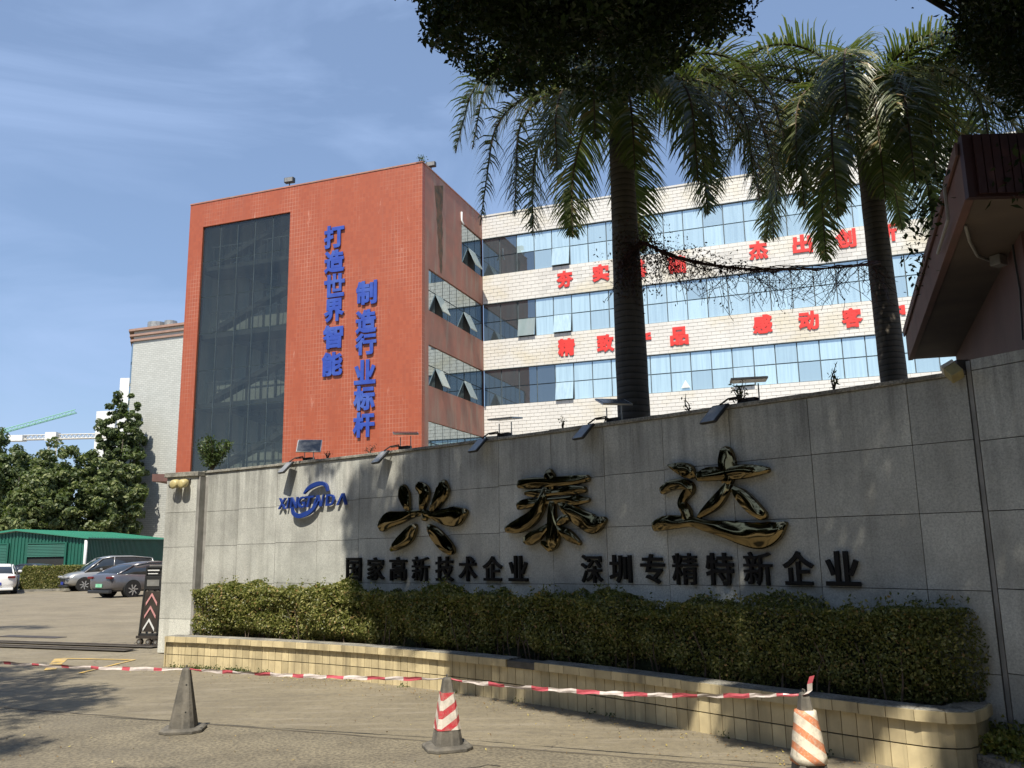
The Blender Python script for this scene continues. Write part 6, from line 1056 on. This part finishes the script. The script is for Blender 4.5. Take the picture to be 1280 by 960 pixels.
def fig(lab, base, forks, clumps, dens, size):
    t = thing('fig_tree', lab, 'tree', base); B0 = Vector(base); b = MB(); hub = B0+Vector(forks[0]); b.tube([B0, B0.lerp(hub, .4)+Vector((.08, .05, 0)), hub], [.34, .27, .24], 12); b.tube([B0+Vector((0, 0, .25)), B0+Vector((0, 0, -.02))], [.33, .5], 12); b.build('trunk', 'bark', t, smooth=True)
    ends = []
    for fx in forks[1:]:
        e = B0+Vector(fx); m1 = hub.lerp(e, .35)+Vector((0, 0, .5)); m2 = hub.lerp(e, .7)+Vector((random.uniform(-.3, .3), random.uniform(-.3, .3), .25)); b = MB(); b.tube(catmull([tuple(hub), tuple(m1), tuple(m2), tuple(e)], 5), [.16*(1-i/15*.8) for i in range(16)], 9); b.build('limb', 'bark', t, smooth=True); ends += [m1, m2, e]
    b = MB(); P_ = []; S_ = []
    for x, y, z, r in clumps:
        c = Vector((x, y, z)); e = min(ends, key=lambda q_: (q_-c).length)
        if (e-c).length < 2.3: m1 = e.lerp(c, .5)+Vector((0, 0, .12)); b.tube([e, m1, c], [.03, .018, .006], 4)
        fine_ = r < 0; r = abs(r); n = int((3600 if fine_ else dens)*r*r)
        for _ in range(n):
            a_ = random.gauss(0, 1), random.gauss(0, 1), random.gauss(0, 1); q_ = math.sqrt(sum(k*k for k in a_)) or 1; rr_ = r*random.random()**.45*(random.uniform(1, 1.4) if fine_ and random.random() < .07 else 1); P_.append((x+a_[0]/q_*rr_, y+a_[1]/q_*rr_, z+a_[2]/q_*rr_*.85)); S_.append(.031 if fine_ else size)
    b.build('branch', 'bark', t)['kind'] = 'stuff'
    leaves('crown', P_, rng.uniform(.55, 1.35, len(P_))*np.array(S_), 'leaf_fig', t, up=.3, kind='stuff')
fig('large dark fig tree overhanging the top of the photo and shading the wall', (8.4, 4.0, 0), [(-.7, .1, 5.6), (-7.2, .2, 8.4), (-4.7, 4.0, 10.0), (-2.4, 6.0, 10.6), (-6.2, -2.5, 7.5), (-3.0, -3.0, 7.6), (-9.6, 3.2, 10.2), (-1.0, 5.2, 9.0), (-7.0, 3.4, 9.6), (-3.3, 5.4, 8.2)], CLA, 1300, .062)
fig('fig tree left of the camera that throws the shade on the yard entrance', (-9.5, 3.5, 0), [(.6, .2, 4.6), (2.0, .6, 4.0), (2.8, -.8, 4.2), (1.0, 2.0, 4.6), (4.6, -1.5, 4.4), (.5, 3.5, 7.5)], CLB, 900, .06)

# unseen trees added behind the camera to block sky light, mirrored in the gold
_r = random.Random(3)
for k, (tx, ty, lb) in enumerate(((-13, -7, 'unseen tree added to block sky light, far left behind the camera'), (-6, -9, 'unseen tree added to block sky light behind the camera, left of the middle'), (1.5, -8.5, 'unseen tree added to block sky light straight behind the camera'), (8.5, -7.5, 'unseen tree added to block sky light behind the camera to the right'), (15, -3, 'unseen tree added to block sky light far right of the camera'))):
    cl_ = [(tx+_r.gauss(0, 2.1), ty+_r.gauss(0, 1.3), _r.uniform(1.6, 11.5), _r.uniform(.9, 1.5)) for _ in range(64)]
    fig(lb, (tx, ty, 0), [(.2, .1, 3.2), (-1.6, .4, 6), (1.7, .3, 6.5), (.2, -1.2, 7.5), (0, .8, 9)], [c_ for c_ in cl_ if c_[1]+c_[2]*.63+c_[3] < 3.6], 270, .17)

for k, (tx, ty, lb) in enumerate(((-16.5, 1.5, 'unseen tree added at the left to darken the gold reflections, nearest the road'), (-17.5, 8, 'unseen tree added at the left to darken the gold reflections, second from the road'), (-21.5, 13.5, 'unseen tree added at the left to darken the gold reflections, third from the road'), (-27, 20, 'unseen tree added at the left to darken the gold reflections, farthest from the road'))):  # unseen left row added for dark gold reflections and less sky light on the wall
    cl_ = [(tx+_r.gauss(0, 1.5), ty+_r.gauss(0, 2.2), _r.uniform(1.2, 11.0), _r.uniform(.9, 1.5)) for _ in range(60)]
    fig(lb, (tx, ty, 0), [(.1, .1, 3.2), (-1.0, .8, 6), (1.0, .9, 6.5), (.2, -1.6, 7.5), (0, .8, 9)], [c_ for c_ in cl_ if (c_[0]+c_[3])/max(.1, c_[1]) < -.85], 260, .17)
sh = thing('unseen_hedge', 'unseen hedge added behind the camera to darken the gold reflections', 'hedge', (0, -6, 0)); b = MB(); b.box((0, -6.2, .75), (44, 1.1, 1.5)); b.build('inner_foliage', 'leaf_fig', sh)  # unseen hedge added to give the gold lettering something dark to reflect
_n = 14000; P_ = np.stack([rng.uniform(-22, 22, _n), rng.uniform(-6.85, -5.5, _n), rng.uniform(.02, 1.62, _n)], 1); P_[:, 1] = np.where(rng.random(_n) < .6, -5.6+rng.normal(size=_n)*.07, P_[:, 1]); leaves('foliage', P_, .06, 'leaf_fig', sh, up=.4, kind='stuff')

# ------------------------------------------------------------------ trees behind the shed
def bushtree(px, top, cx, rx, depth, lab, mm, seed, dens=1.0):
    r = random.Random(seed); ctr = aty(cx, 640, depth); zt = aty(cx, top, depth).z; R_ = rx*depth/FPX; z0 = gz(0, depth); t = thing('broadleaf_tree', lab, 'tree', (ctr.x, depth, z0)); b = MB(); b.tube([(ctr.x, depth, z0), (ctr.x+.1, depth, z0+2), (ctr.x, depth, z0+4)], [.3, .24, .2], 8)
    zc = (zt+z0+1.6)/2; Rz = (zt-z0-1.6)/2; 
    for k in range(5): a = k*1.3; b.tube([(ctr.x, depth, z0+2.5), (ctr.x+math.cos(a)*R_*.4, depth+math.sin(a)*R_*.4, zc), (ctr.x+math.cos(a)*R_*.7, depth+math.sin(a)*R_*.7, zc+Rz*.4)], [.14, .09, .03], 6)
    b.build('trunk', 'bark', t, smooth=True); P_ = []; Nn = []
    for k in range(int(300*dens)):
        a = r.uniform(0, 6.28); q_ = math.acos(r.uniform(-.75, 1)); rr = r.uniform(.5, 1.0)*(1+.10*math.sin(a*3+seed)+.08*math.sin(a*5+q_*4)); c = Vector((math.sin(q_)*math.cos(a)*R_*rr, math.sin(q_)*math.sin(a)*R_*rr, math.cos(q_)*Rz*rr*(1 if math.cos(q_) < 0 else 1))); cr_ = r.uniform(.3, 1.0)*R_*.20
        if c.y > R_*.55 and r.random() < .6: continue
        for _ in range(85):
            g_ = Vector((r.gauss(0, 1), r.gauss(0, 1), r.gauss(0, 1))).normalized(); d_ = cr_*r.random()**.3; P_.append((ctr.x+c.x+g_.x*d_, depth+c.y+g_.y*d_, zc+c.z+g_.z*d_*.75)); Nn.append((g_.x, g_.y, g_.z+.35))
    leaves('crown', P_, rng.uniform(.12, .24, len(P_)), mm, t, np.array(Nn)*1.3, kind='stuff')
for a_ in ((0, 520, -45, 60, 78, 'rounded green tree cut off by the left edge, behind the shed', 'leaf_far2', 1), (0, 556, 22, 56, 75, 'low broad tree behind the shed, second from the left', 'leaf_far2', 2), (0, 558, 84, 52, 73, 'wide yellow green tree in the middle behind the shed roof', 'leaf_far', 3), (0, 490, 146, 34, 79, 'tallest tree, rising beside the grey tiled block', 'leaf_far2', 4), (0, 575, 138, 40, 74, 'tree at the right end of the shed roof under the tall tree', 'leaf_far', 5), (0, 590, 52, 42, 71, 'lower pale green tree just over the shed ridge', 'leaf_far', 6)):
    bushtree(*a_)
